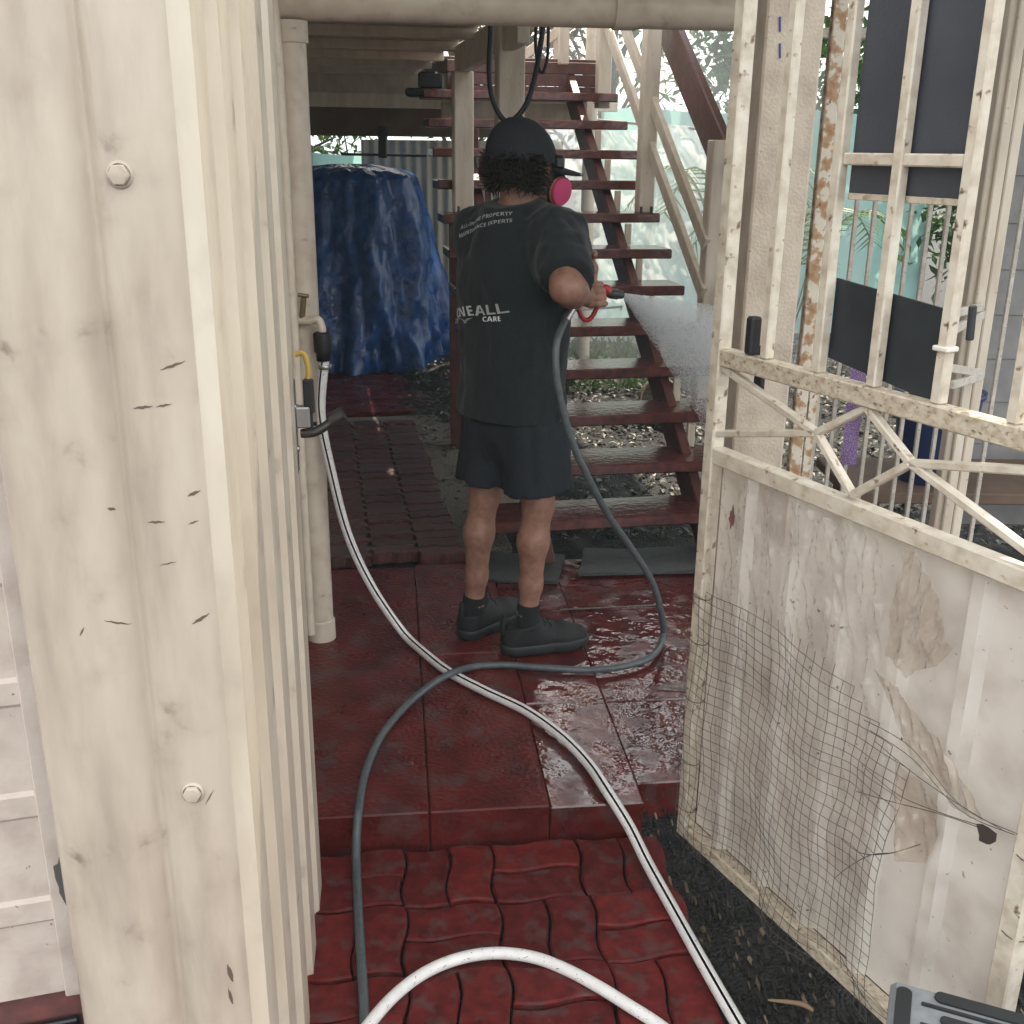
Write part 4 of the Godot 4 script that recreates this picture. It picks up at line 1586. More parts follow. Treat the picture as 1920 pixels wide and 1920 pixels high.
func hose(t: Node3D, called: String, pts: PackedVector3Array, r: float, m: Material) -> void:
	var mb := MB.new()
	mb.tube(pts, r, 14)
	part(t, called, mb, m)

func stripe(t: Node3D, pts: PackedVector3Array, r: float, side: float, width: float, m: Material) -> void:
	# a printed line along the hose: a narrow strip on its skin
	var mb := MB.new()
	var rows := []
	for i in pts.size():
		var tg := (pts[mini(i + 1, pts.size() - 1)] - pts[maxi(i - 1, 0)]).normalized()
		var view := Vector3(0.0, 0.85, 0.55)
		var up := (view - tg * view.dot(tg)).normalized()
		var across := tg.cross(up)
		var row := []
		for k in 3:
			var ang := side + (k - 1) * width
			row.append([pts[i] + (up * cos(ang) + across * sin(ang)) * (r + 0.0004), up * cos(ang) + across * sin(ang)])
		rows.append(row)
	for i in rows.size():
		for k in 3:
			mb.vert(rows[i][k][0], rows[i][k][1])
	for i in rows.size() - 1:
		for k in 2:
			var p := i * 3 + k
			mb.tri(p, p + 3, p + 4)
			mb.tri(p, p + 4, p + 1)
	part(t, "stripe", mb, m)

func build_hoses() -> void:
	var white := mottled([noise_tex(44, 0.02, [[0.0, lin(0.70, 0.70, 0.69)], [1.0, lin(0.82, 0.82, 0.81)]], 3)], 0.4, 0.35, noise_tex(45, 0.04, [[0.0, lin(0.1, 0.09, 0.08, 0.0)], [0.85, lin(0.1, 0.09, 0.08, 0.0)], [0.88, lin(0.09, 0.08, 0.07, 0.9)], [1.0, lin(0.07, 0.06, 0.06, 1.0)]], 2), 0.25)
	var blue := plain(lin(0.08, 0.17, 0.52), 0.5)
	var tap := on_level(604, 1195, 0) + Vector3(0.066, 1.13 - 0.05, 0.083)
	var t := thing("white_hose", "white hose with a blue stripe running from the tap over the floor", "hose", tap * Vector3(1, 0, 1))
	var pts := [tap, tap + Vector3(0.004, -0.06, 0.0), at_depth(602, 780, 3.37), at_depth(625, 900, 3.38), at_depth(655, 1010, 3.40), at_depth(700, 1105, 3.41), on_level(755, 1185, 0.035)]
	pts.append_array(floor_points([[800, 1228], [845, 1262], [910, 1296], [985, 1332], [1050, 1378], [1100, 1428], [1140, 1486]], 0.018))
	pts.append_array([on_level(1180, 1550, -0.02), on_level(1215, 1620, -0.055)])
	pts.append_array([on_level(1262, 1705, -0.07), on_level(1312, 1795, -0.07), on_level(1368, 1893, -0.07), on_level(1430, 2000, -0.07), on_level(1500, 2130, -0.07)])
	var path := smooth_path(pts, 10)
	hose(t, "tube", path, 0.0155, white)
	stripe(t, path, 0.0155, 0.12, 0.17, blue)
	stripe(t, path, 0.0155, 2.4, 0.10, blue)
	stripe(t, path, 0.0155, -1.9, 0.10, blue)
	var con := MB.new()
	con.lathe([Vector2(0.0, -0.085), Vector2(0.022, -0.085), Vector2(0.023, -0.06), Vector2(0.029, -0.055), Vector2(0.030, 0.0), Vector2(0.024, 0.006), Vector2(0.0, 0.008)], Transform3D(Basis.IDENTITY, tap + Vector3(0.0, 0.012, 0)), 14)
	part(t, "connector", con, M.black)
	var clip := MB.new()
	clip.lathe([Vector2(0.0155, -0.006), Vector2(0.0215, -0.006), Vector2(0.0215, 0.006), Vector2(0.0155, 0.006)], Transform3D(Basis.IDENTITY, tap + Vector3(0.003, -0.092, 0)), 14)
	part(t, "clip", clip, M.zinc)
	# a second turn of white hose looping into view on the pavers
	var l := thing("white_hose", "loop of white hose lying on the red wavy pavers", "hose", on_level(930, 1792, -0.075))
	var lp := []
	for q in [[560, 2160], [630, 2010], [694, 1918], [745, 1862], [800, 1822], [862, 1797], [930, 1787], [1000, 1795], [1062, 1818], [1122, 1850], [1180, 1886], [1240, 1925], [1320, 1990], [1400, 2080]]:
		lp.append(on_level(q[0], q[1], -0.072))
	hose(l, "tube", smooth_path(lp, 8), 0.0135, white)
	# grey green hose to the spray gun
	var grey := mottled([noise_tex(46, 0.02, [[0.0, lin(0.055, 0.07, 0.075)], [1.0, lin(0.10, 0.115, 0.125)]], 3)], 0.3, 0.38)
	var g := thing("grey_hose", "dark grey hose from the red spray gun, looped over the wet floor", "hose", on_level(1200, 1240, 0))
	var gp := [at_depth(1072, 578, 3.25), at_depth(1060, 600, 3.22), at_depth(1044, 640, 3.16), at_depth(1042, 690, 3.14), at_depth(1050, 745, 3.14), at_depth(1070, 820, 3.15), at_depth(1100, 890, 3.17), at_depth(1140, 965, 3.24), at_depth(1185, 1030, 3.32), at_depth(1222, 1090, 3.38), at_depth(1240, 1150, 3.42)]
	gp.append_array(floor_points([[1243, 1192], [1225, 1228], [1180, 1247], [1110, 1256], [1020, 1252], [950, 1247], [890, 1250]], 0.012))
	gp.append_array([on_level(845, 1263, 0.046), on_level(800, 1290, 0.030)])
	gp.append_array(floor_points([[755, 1330], [712, 1385], [685, 1450]], 0.014))
	gp.append_array([on_level(673, 1515, 0.014)])
	gp.append_array([on_level(668, 1580, -0.04), on_level(669, 1640, -0.074), on_level(672, 1710, -0.076), on_level(677, 1800, -0.076), on_level(682, 1880, -0.076), on_level(688, 1990, -0.076), on_level(700, 2150, -0.076)])
	hose(g, "tube", smooth_path(gp, 10), 0.0115, grey)
	var cm := MB.new()
	cm.rod(at_depth(1075, 574, 3.255), at_depth(1060, 600, 3.22), 0.0135, 12)
	part(g, "coupling", cm, M.zinc)

# ---------------------------------------------------------------- the man
func grip(f: Field, wrist: Vector3, palm: Vector3, axis: Vector3, inward: Vector3, handle: float, flip: float) -> void:
	# palm against a handle: the fingers run round it; axis goes from the little finger to the index
	var side := axis.cross(inward).normalized() * flip
	var along_palm := (palm - wrist).normalized()
	f.bone(wrist, palm, 0.026, 0.024, 0.02, Vector3.ZERO)
	for i in 4:
		var off := axis * lerpf(-0.030, 0.030, i / 3.0)
		f.bone(wrist.lerp(palm, 0.35) + off * 0.6, palm + off, 0.016, 0.0145, 0.012)
		var centre := palm + inward * (handle + 0.012) + off
		var reach: float = [0.85, 0.97, 1.0, 0.94][i]
		var last := palm + off + side * 0.008
		for k in 3:
			var ang := deg_to_rad([75.0, 135.0, 195.0][k] * reach)
			var p := centre + (-inward * cos(ang) + side * sin(ang)) * (handle + 0.010)
			f.bone(last, p, [0.0105, 0.0095, 0.0088][k], [0.0098, 0.0090, 0.0080][k], 0.006)
			last = p
	var th0 := wrist.lerp(palm, 0.45) + axis * 0.028
	var th1 := palm + axis * 0.042 + inward * 0.012 - side * 0.018
	var th2 := palm + axis * 0.040 + inward * 0.036 - side * 0.022
	f.bone(th0, th1, 0.016, 0.012, 0.012)
	f.bone(th1, th2, 0.0115, 0.0095, 0.006)
	if along_palm.length() < 0.5:
		return

func build_person() -> void:
	var facing := Vector3(sin(deg_to_rad(40.0)), 0, -cos(deg_to_rad(40.0)))
	var right := facing.cross(UP)
	var mid := Vector3(0.0, 0, -3.37)
	var t := thing("person", "man in black cap, printed black T-shirt and shorts spraying water from a red gun", "person", mid)
	# joints
	var l_ankle := at_depth(888, 1135, 3.455)
	var l_knee := at_depth(908, 930, 3.43)
	var l_hip := at_depth(928, 770, 3.42)
	var r_ankle := at_depth(990, 1150, 3.335)
	var r_knee := at_depth(1010, 945, 3.31)
	var r_hip := at_depth(998, 775, 3.33)
	var pelvis := at_depth(962, 735, 3.375)
	var chest := at_depth(962, 520, 3.36)
	var neck := at_depth(966, 372, 3.36)
	var l_sh := at_depth(893, 436, 3.46)
	var r_sh := at_depth(1048, 440, 3.26)
	var r_elbow := at_depth(1062, 540, 3.06)
	var r_wrist := at_depth(1094, 556, 3.255)
	var l_elbow := at_depth(1000, 560, 3.64)
	var l_wrist := at_depth(1096, 512, 3.475)
	var head := at_depth(980, 303, 3.36)
	var look := Vector3(sin(deg_to_rad(62.0)), -0.10, -cos(deg_to_rad(62.0))).normalized()
	var ear := look.cross(UP).normalized()
	var gun_hand := at_depth(1104, 552, 3.315)
	var top_hand := at_depth(1108, 503, 3.42)

	# ---- skin: one body
	var body := MB.new()
	var f := Field.new(Vector3(-0.34, 0.02, -3.82), Vector3(0.36, 1.62, -2.94), 0.011)
	for q in [[l_hip, l_knee, l_ankle], [r_hip, r_knee, r_ankle]]:
		var calf: Vector3 = (q[1] as Vector3).lerp(q[2], 0.32) - facing * 0.010
		f.bone(q[0], q[1], 0.078, 0.049, 0.03)
		f.bone(q[1], calf, 0.0475, 0.0495, 0.03)
		f.bone(calf, (q[1] as Vector3).lerp(q[2], 0.72), 0.0495, 0.0365, 0.03)
		f.bone((q[1] as Vector3).lerp(q[2], 0.72), q[2], 0.036, 0.033, 0.03)
		f.bone(q[2], (q[2] as Vector3) - Vector3(0, 0.05, 0), 0.033, 0.030, 0.03)
	f.bone(pelvis, chest, 0.12, 0.13, 0.05, facing * 0.4)
	f.bone(l_sh, r_sh, 0.055, 0.055, 0.05)
	f.bone(chest, neck - Vector3(0, 0.06, 0), 0.12, 0.07, 0.05, facing * 0.4)
	f.bone(neck - Vector3(0, 0.06, 0), head - Vector3(0, 0.07, 0), 0.056, 0.054, 0.03)
	f.bone(r_sh, r_elbow, 0.052, 0.043, 0.03)
	f.bone(r_elbow, r_elbow.lerp(r_wrist, 0.3), 0.043, 0.046, 0.03)
	f.bone(r_elbow.lerp(r_wrist, 0.3), r_wrist, 0.046, 0.028, 0.03)
	f.bone(l_sh, l_elbow, 0.050, 0.042, 0.03)
	f.bone(l_elbow, l_elbow.lerp(l_wrist, 0.3), 0.042, 0.044, 0.03)
	f.bone(l_elbow.lerp(l_wrist, 0.3), l_wrist, 0.044, 0.027, 0.03)
	f.into(body)
	# head
	var hf := Field.new(head - Vector3(0.16, 0.19, 0.16), head + Vector3(0.16, 0.16, 0.16), 0.0045)
	hf.bone(head - look * 0.025 + Vector3(0, 0.025, 0), head + look * 0.020 + Vector3(0, 0.025, 0), 0.082, 0.078, 0.03, ear * 0.12)
	hf.bone(head + look * 0.030 - Vector3(0, 0.03, 0), head + look * 0.055 - Vector3(0, 0.095, 0), 0.062, 0.034, 0.03)
	hf.bone(head - look * 0.01 - Vector3(0, 0.04, 0), head - look * 0.015 - Vector3(0, 0.15, 0), 0.060, 0.054, 0.03)
	hf.bone(head + look * 0.098 - Vector3(0, 0.012, 0), head + look * 0.115 - Vector3(0, 0.045, 0), 0.011, 0.015, 0.015)
	hf.bone(head + look * 0.088 + Vector3(0, 0.012, 0) + ear * 0.03, head + look * 0.088 + Vector3(0, 0.012, 0) - ear * 0.03, 0.014, 0.014, 0.012)
	hf.bone(head + look * 0.086 - Vector3(0, 0.072, 0) + ear * 0.02, head + look * 0.086 - Vector3(0, 0.072, 0) - ear * 0.02, 0.009, 0.009, 0.01)
	for s in [-1.0, 1.0]:
		hf.bone(head + ear * (0.076 * s) - look * 0.006 + Vector3(0, 0.018, 0), head + ear * (0.079 * s) - look * 0.001 - Vector3(0, 0.026, 0), 0.016, 0.010, 0.008, ear * 1.2)
	hf.into(body)
	# hands
	var grip_axis := (at_depth(1106, 505, 3.35) - at_depth(1118, 560, 3.35)).normalized()
	var rf := Field.new(gun_hand - Vector3.ONE * 0.12, gun_hand + Vector3.ONE * 0.12, 0.0036)
	grip(rf, r_wrist, gun_hand, grip_axis, (facing * 0.8 + right * 0.5).normalized(), 0.013, -1.0)
	rf.into(body)
	var lf := Field.new(top_hand - Vector3.ONE * 0.12, top_hand + Vector3.ONE * 0.12, 0.0036)
	grip(lf, l_wrist, top_hand, grip_axis, (right * 0.5 - facing * 0.75).normalized(), 0.013, -1.0)
	lf.into(body)
	var skin := mottled([noise_tex(50, 0.015, [[0.0, lin(0.20, 0.105, 0.07)], [0.5, lin(0.27, 0.145, 0.10)], [1.0, lin(0.33, 0.18, 0.13)]], 4)], 0.3, 0.5, null, 1.0, M.grit, 0.02)
	skin.subsurf_scatter_enabled = true
	skin.subsurf_scatter_strength = 0.08
	part(t, "body", body, skin)

	# ---- T-shirt
	var cloth := mottled([noise_tex(51, 0.02, [[0.0, lin(0.004, 0.007, 0.009)], [1.0, lin(0.008, 0.013, 0.016)]], 3)], 0.3, 0.9, null, 1.0, M.grit, 0.05, 0.1)
	cloth.rim_enabled = true
	cloth.rim = 0.25
	var sf := Field.new(Vector3(-0.36, 0.78, -3.78), Vector3(0.36, 1.62, -2.95), 0.0085)
	var hem := Vector3(pelvis.x - 0.004, 0.80, pelvis.z)
	var waist := pelvis.lerp(chest, 0.5)
	sf.bone(hem, waist, 0.198, 0.180, 0.04, facing * 0.36)
	sf.bone(waist, chest, 0.180, 0.186, 0.05, facing * 0.36)
	sf.bone(chest, chest.lerp(neck, 0.42), 0.186, 0.150, 0.05, facing * 0.42)
	sf.bone(l_sh + Vector3(0, -0.015, 0), r_sh + Vector3(0, -0.015, 0), 0.070, 0.072, 0.07)
	sf.bone(neck - Vector3(0, 0.10, 0), neck - Vector3(0, 0.012, 0), 0.085, 0.066, 0.05)
	sf.bone(r_sh, r_sh.lerp(r_elbow, 0.86), 0.080, 0.082, 0.05, Vector3.ZERO, true)
	sf.bone(l_sh, l_sh.lerp(l_elbow, 0.80), 0.076, 0.080, 0.05, Vector3.ZERO, true)
	var fold := FastNoiseLite.new()
	fold.seed = 8
	fold.frequency = 1.0
	fold.fractal_octaves = 3
	sf.crease(fold, 0.016, Vector3(7.0, 3.6, 7.0))
	var rag := FastNoiseLite.new()
	rag.seed = 18
	rag.frequency = 1.0
	sf.crease(rag, 0.007, Vector3(24.0, 7.0, 24.0))
	sf.cut((Vector3(0, -1, 0) + right * 0.02).normalized(), Vector3(pelvis.x, 0.835, pelvis.z))
	sf.cut((UP - facing * 0.25).normalized(), neck + Vector3(0, -0.004, 0))
	shirt_field = sf
	var sm := MB.new()
	sf.into(sm)
	var shirt := part(t, "shirt", sm, cloth)
	shirt.set_meta("label", "black T-shirt with white print on the back")
	# print on the back, laid on the cloth
	var ink := plain(lin(0.33, 0.36, 0.37), 0.8)
	print_text(t, shirt, "ALL-IN-ONE PROPERTY", Vector2(866, 431), Vector2(961, 405), 0.0115, ink)
	print_text(t, shirt, "MAINTENANCE EXPERTS", Vector2(864, 446), Vector2(961, 418), 0.0115, ink)
	var ink2 := plain(lin(0.50, 0.54, 0.55), 0.8)
	print_text(t, shirt, "ONE", Vector2(860, 597), Vector2(903, 591), 0.030, ink2)
	print_text(t, shirt, "ALL", Vector2(909, 588), Vector2(956, 585), 0.031, ink2)
	print_text(t, shirt, "PROPERTY", Vector2(852, 607), Vector2(905, 603), 0.015, ink2)
	print_text(t, shirt, "CARE", Vector2(908, 602), Vector2(942, 600), 0.015, ink2)

	# ---- shorts
	var pf := Field.new(Vector3(-0.34, 0.56, -3.70), Vector3(0.34, 1.02, -3.02), 0.0085)
	pf.bone(pelvis + Vector3(0, 0.02, 0), Vector3(pelvis.x, 0.83, pelvis.z), 0.165, 0.165, 0.04, facing * 0.3)
	var l_hem := l_hip.lerp(l_knee, 0.80)
	var r_hem := r_hip.lerp(r_knee, 0.84)
	pf.bone(l_hip + Vector3(0, 0.03, 0), l_hem, 0.108, 0.104, 0.03, Vector3.ZERO, true)
	pf.bone(r_hip + Vector3(0, 0.03, 0), r_hem, 0.110, 0.112, 0.03, Vector3.ZERO, true)
	pf.crease(fold, 0.014, Vector3(9.0, 3.2, 9.0))
	pf.crease(rag, 0.006, Vector3(22.0, 6.0, 22.0))
	var pm := MB.new()
	pf.into(pm)
	var navy := mottled([noise_tex(52, 0.02, [[0.0, lin(0.006, 0.0085, 0.013)], [1.0, lin(0.011, 0.015, 0.022)]], 3)], 0.3, 0.85, null, 1.0, M.grit, 0.05, 0.1)
	part(t, "shorts", pm, navy)

	# ---- socks and shoes
	var shoe_mat := mottled([noise_tex(53, 0.04, [[0.0, lin(0.004, 0.0045, 0.005)], [1.0, lin(0.011, 0.012, 0.013)]], 3)], 0.2, 0.7, null, 1.0, M.grit, 0.1)
	var lace_mat := plain(lin(0.02, 0.021, 0.022), 0.9)
	var sole_mat := plain(lin(0.017, 0.020, 0.022), 0.6)
	for q in [[l_ankle, on_level(868, 1200, 0.0), on_level(955, 1160, 0.0)], [r_ankle, on_level(945, 1226, 0.0), on_level(1084, 1208, 0.0)]]:
		var ank: Vector3 = q[0]
		var heel: Vector3 = q[1]
		var toe: Vector3 = q[2]
		var dir := (toe - heel).normalized()
		toe = heel + dir * 0.30
		var across := dir.cross(UP)
		heel += dir * 0.035
		toe -= dir * 0.035
		var lo := Vector3(minf(heel.x, toe.x), 0.0, minf(heel.z, toe.z)) - Vector3(0.10, 0.02, 0.10)
		var hi := Vector3(maxf(heel.x, toe.x), 0.25, maxf(heel.z, toe.z)) + Vector3(0.10, 0, 0.10)
		var uf := Field.new(lo, hi, 0.006)
		var up := func(h: float) -> Vector3:
			return Vector3(0, h, 0)
		uf.bone(heel + up.call(0.055), heel + dir * 0.07 + up.call(0.065), 0.040, 0.044, 0.02)
		uf.bone(heel + dir * 0.06 + up.call(0.06), toe - dir * 0.06 + up.call(0.045), 0.047, 0.049, 0.03)
		uf.bone(toe - dir * 0.06 + up.call(0.045), toe + up.call(0.038), 0.049, 0.040, 0.02)
		uf.bone(heel + up.call(0.05), Vector3(ank.x, 0.125, ank.z) - dir * 0.005, 0.040, 0.045, 0.03)
		uf.bone(heel + dir * 0.10 + up.call(0.07), heel + dir * 0.045 + up.call(0.105), 0.034, 0.036, 0.03)
		uf.cut(Vector3(0, -1, 0), Vector3(0, 0.024, 0))
		uf.cut((UP - dir * 0.25).normalized(), heel + Vector3(0, 0.106, 0))
		var um := MB.new()
		uf.into(um)
		var shoe := part(t, "shoe", um, shoe_mat)
		var lf2 := Field.new(lo, hi, 0.006)
		lf2.bone(heel + up.call(0.03), heel + dir * 0.08 + up.call(0.03), 0.049, 0.047, 0.02)
		lf2.bone(heel + dir * 0.08 + up.call(0.03), toe - dir * 0.05 + up.call(0.03), 0.047, 0.056, 0.03)
		lf2.bone(toe - dir * 0.05 + up.call(0.03), toe + up.call(0.03), 0.056, 0.045, 0.02)
		lf2.cut(Vector3(0, -1, 0), Vector3(0, 0.002, 0))
		lf2.cut(Vector3(0, 1, 0), Vector3(0, 0.042, 0))
		var lm := MB.new()
		lf2.into(lm)
		part(shoe, "sole", lm, sole_mat)
		for k in 5:
			var lc := MB.new()
			var c0: Vector3 = heel + dir * (0.105 + 0.020 * k)
			var arc := []
			for e in 7:
				var w := lerpf(-0.036, 0.036, e / 6.0)
				arc.append(uf.hit(c0 + across * w + dir * (0.006 * (1 if e % 2 else -1)) + Vector3(0, 0.20, 0), Vector3(0, -1, 0), 0.19) + Vector3(0, 0.002, 0))
			lc.tube(smooth_path(arc, 3), 0.0028, 6)
			part(shoe, "lace", lc, lace_mat)
		var tab := MB.new()
		tab.tube(smooth_path([heel - dir * 0.036 + Vector3(0, 0.075, 0), heel - dir * 0.040 + Vector3(0, 0.11, 0), heel - dir * 0.034 + Vector3(0, 0.145, 0)], 4), 0.010, 8)
		part(shoe, "heel_tab", tab, shoe_mat)
		var km := MB.new()
		km.tube(PackedVector3Array([Vector3(ank.x, 0.10, ank.z), Vector3(ank.x, 0.135, ank.z), ank.lerp(l_knee if ank == l_ankle else r_knee, 0.10)]), [0.042, 0.0405, 0.0395], 18)
		part(t, "sock", km, plain(lin(0.008, 0.009, 0.010), 0.95))

	# ---- hair: a cap-shaped core with many curling locks at the nape
	var hair_mat := mottled([noise_tex(54, 0.05, [[0.0, lin(0.008, 0.006, 0.005)], [1.0, lin(0.030, 0.020, 0.015)]], 3)], 0.1, 0.55)
	var hm := MB.new()
	var hr := RandomNumberGenerator.new()
	hr.seed = 91
	for i in 1500:
		var ang := hr.randf_range(-1.9, 1.75)          # round the back of the head, from ear to ear
		var back := -look * cos(ang) + ear * sin(ang)
		var y := hr.randf_range(-0.062, 0.026)
		var p := head + back * 0.083 + Vector3(0, y, 0)
		var pts := PackedVector3Array([p])
		var vel := (back * hr.randf_range(0.15, 0.9) + Vector3(0, hr.randf_range(-1.0, -0.2), 0) + ear.cross(back) * 0.0).normalized()
		var curl := Vector3(hr.randf_range(-1, 1), hr.randf_range(-0.6, 0.6), hr.randf_range(-1, 1))
		var size := hr.randf_range(0.008, 0.016)
		for k in 4:
			vel = (vel + curl * 0.35 + Vector3(0, 0.12 * k, 0) * hr.randf()).normalized()
			p += vel * size
			pts.append(p)
		hm.tube(pts, [0.0034, 0.0032, 0.0028, 0.0020, 0.0007], 4, false)
	part(t, "hair", hm, hair_mat)

	# ---- cap
	var cap_mat := mottled([noise_tex(55, 0.03, [[0.0, lin(0.006, 0.007, 0.010)], [1.0, lin(0.014, 0.016, 0.021)]], 3)], 0.2, 0.85, null, 1.0, M.grit, 0.05)
	var cm := MB.new()
	var crown := Transform3D(Basis(ear, UP, -look), head + Vector3(0, 0.010, 0) - look * 0.004)
	cm.sheet(40, 14, func(s, v):
		var a: float = s * TAU
		var th: float = v * PI / 2
		var rr := cos(th)
		return crown * Vector3(sin(a) * 0.095 * rr, -0.02 + 0.134 * sin(th) + 0.012 * (1.0 - v), cos(a) * 0.114 * rr + 0.004 * sin(th)))
	var cap := part(t, "cap", cm, cap_mat)
	var bm := MB.new()
	for side in 2:
		bm.sheet(24, 8, func(s, v):
			var a: float = lerpf(-1.1, 1.1, s)
			var rad: float = lerpf(0.0, 0.098 * pow(cos(a * 1.25), 0.6), v)
			var px := sin(a) * (0.094 + rad * 0.2)
			var pz := -cos(a) * 0.111 - rad
			return crown * Vector3(px, -0.008 - 0.16 * rad - 6.0 * px * px * 0.35 - 0.005 * side, pz), side == 0)
	part(cap, "brim", bm, cap_mat)
	var btn := MB.new()
	btn.lathe([Vector2(0.007, 0.0), Vector2(0.005, 0.004), Vector2(0, 0.005)], crown * Transform3D(Basis.IDENTITY, Vector3(0, 0.114, 0.004)), 10)
	part(cap, "button", btn, cap_mat)

	# ---- respirator: dark mask, pink filter discs, strap
	var rm := MB.new()
	var mask_at := head + look * 0.098 - Vector3(0, 0.052, 0)
	var mf := Field.new(mask_at - Vector3.ONE * 0.09, mask_at + Vector3.ONE * 0.09, 0.005)
	mf.bone(mask_at + Vector3(0, 0.02, 0), mask_at - Vector3(0, 0.03, 0), 0.040, 0.042, 0.02)
	mf.bone(mask_at, mask_at + look * 0.03, 0.03, 0.026, 0.02)
	mf.into(rm)
	var res := part(t, "respirator", rm, plain(lin(0.012, 0.014, 0.016), 0.5))
	var pink := plain(lin(0.50, 0.04, 0.14), 0.6)
	for s in [-1.0, 1.0]:
		var fm := MB.new()
		var c: Vector3 = mask_at + ear * (0.052 * s) + look * 0.006 - Vector3(0, 0.022, 0)
		var n: Vector3 = (ear * s + look * 0.35 - Vector3(0, 0.15, 0)).normalized()
		var xx := n.cross(UP).normalized()
		fm.lathe([Vector2(0.0, -0.014), Vector2(0.038, -0.014), Vector2(0.043, -0.008), Vector2(0.043, 0.006), Vector2(0.038, 0.012), Vector2(0.0, 0.013)], Transform3D(Basis(xx, n, xx.cross(n)), c), 22)
		part(res, "filter", fm, pink)
		var ym := MB.new()
		ym.lathe([Vector2(0.0435, -0.006), Vector2(0.045, -0.004), Vector2(0.0435, -0.002)], Transform3D(Basis(xx, n, xx.cross(n)), c), 22)
		part(res, "yellow_ring", ym, plain(lin(0.45, 0.38, 0.05), 0.6))
	var stp := PackedVector3Array()
	for k in 13:
		var a := lerpf(0.55, TAU - 0.55, k / 12.0)
		stp.append(head + look * (cos(a) * 0.098) + ear * (sin(a) * 0.089) - Vector3(0, 0.030 + 0.03 * cos(a), 0))
	var stm := MB.new()
	stm.tube(stp, 0.005, 6, false)
	part(res, "strap", stm, M.black)
	# goggles
	var gm := MB.new()
	gm.box(Transform3D(Basis(ear, UP, -look), head + look * 0.088 + Vector3(0, 0.008, 0)), Vector3(0.15, 0.042, 0.04), 0.012)
	part(t, "goggles", gm, M.black_gloss)

	build_gun(facing)

func print_text(t: Node3D, shirt: Node3D, words: String, from: Vector2, to: Vector2, high: float, m: Material) -> void:
	# lettering laid on the cloth: where the line starts and ends on the back gives its run
	var a := shirt_field.hit(EYE + ray(from.x, from.y) * 2.6, ray(from.x, from.y).normalized(), 1.2)
	var b := shirt_field.hit(EYE + ray(to.x, to.y) * 2.6, ray(to.x, to.y).normalized(), 1.2)
	var x := (b - a).normalized()
	var n := (shirt_field.slope(a) + shirt_field.slope(b)).normalized()
	n = (n - x * n.dot(x)).normalized()
	var y := n.cross(x)
	var font := SystemFont.new()
	font.font_names = PackedStringArray(["Droid Sans"])
	font.font_weight = 700
	var tm := TextMesh.new()
	tm.text = words
	tm.font = font
	tm.font_size = 64
	tm.pixel_size = 0.01
	tm.depth = 0.0
	tm.curve_step = 2.0
	tm.horizontal_alignment = HORIZONTAL_ALIGNMENT_LEFT
	var arr := tm.get_mesh_arrays()
	var vv: PackedVector3Array = arr[Mesh.ARRAY_VERTEX]
	var lo := Vector3(1e9, 1e9, 0)
	var hi := Vector3(-1e9, -1e9, 0)
	for p in vv:
		lo = Vector3(minf(lo.x, p.x), minf(lo.y, p.y), 0)
		hi = Vector3(maxf(hi.x, p.x), maxf(hi.y, p.y), 0)
	var wide := (b - a).length()
	var mb := MB.new()
	var idx: PackedInt32Array = arr[Mesh.ARRAY_INDEX] if arr[Mesh.ARRAY_INDEX] != null else PackedInt32Array(range(vv.size()))
	var nrm: PackedVector3Array = arr[Mesh.ARRAY_NORMAL]
	var map := {}
	for i in range(0, idx.size(), 3):
		if nrm[idx[i]].z < 0.5:
			continue
		var q := []
		for k in 3:
			var id := idx[i + k]
			if not map.has(id):
				var p := vv[id]
				var s := (p.x - lo.x) / (hi.x - lo.x) * wide
				var h := (p.y - lo.y) / (hi.y - lo.y) * high
				var w := a + x * s + y * h
				var on := shirt_field.hit(w + n * 0.08, -n, 0.2)
				map[id] = mb.vert(on + shirt_field.slope(on) * 0.006, n)
			q.append(map[id])
		var e: Vector3 = (mb.v[q[1]] - mb.v[q[0]]).cross(mb.v[q[2]] - mb.v[q[0]])
		if e.dot(n) > 0:
			mb.tri(q[0], q[1], q[2])
		else:
			mb.tri(q[0], q[2], q[1])
	var o := part(shirt, "print", mb, m)
	o.set_meta("label", "white printed words on the shirt back")
	if t == null:
		return

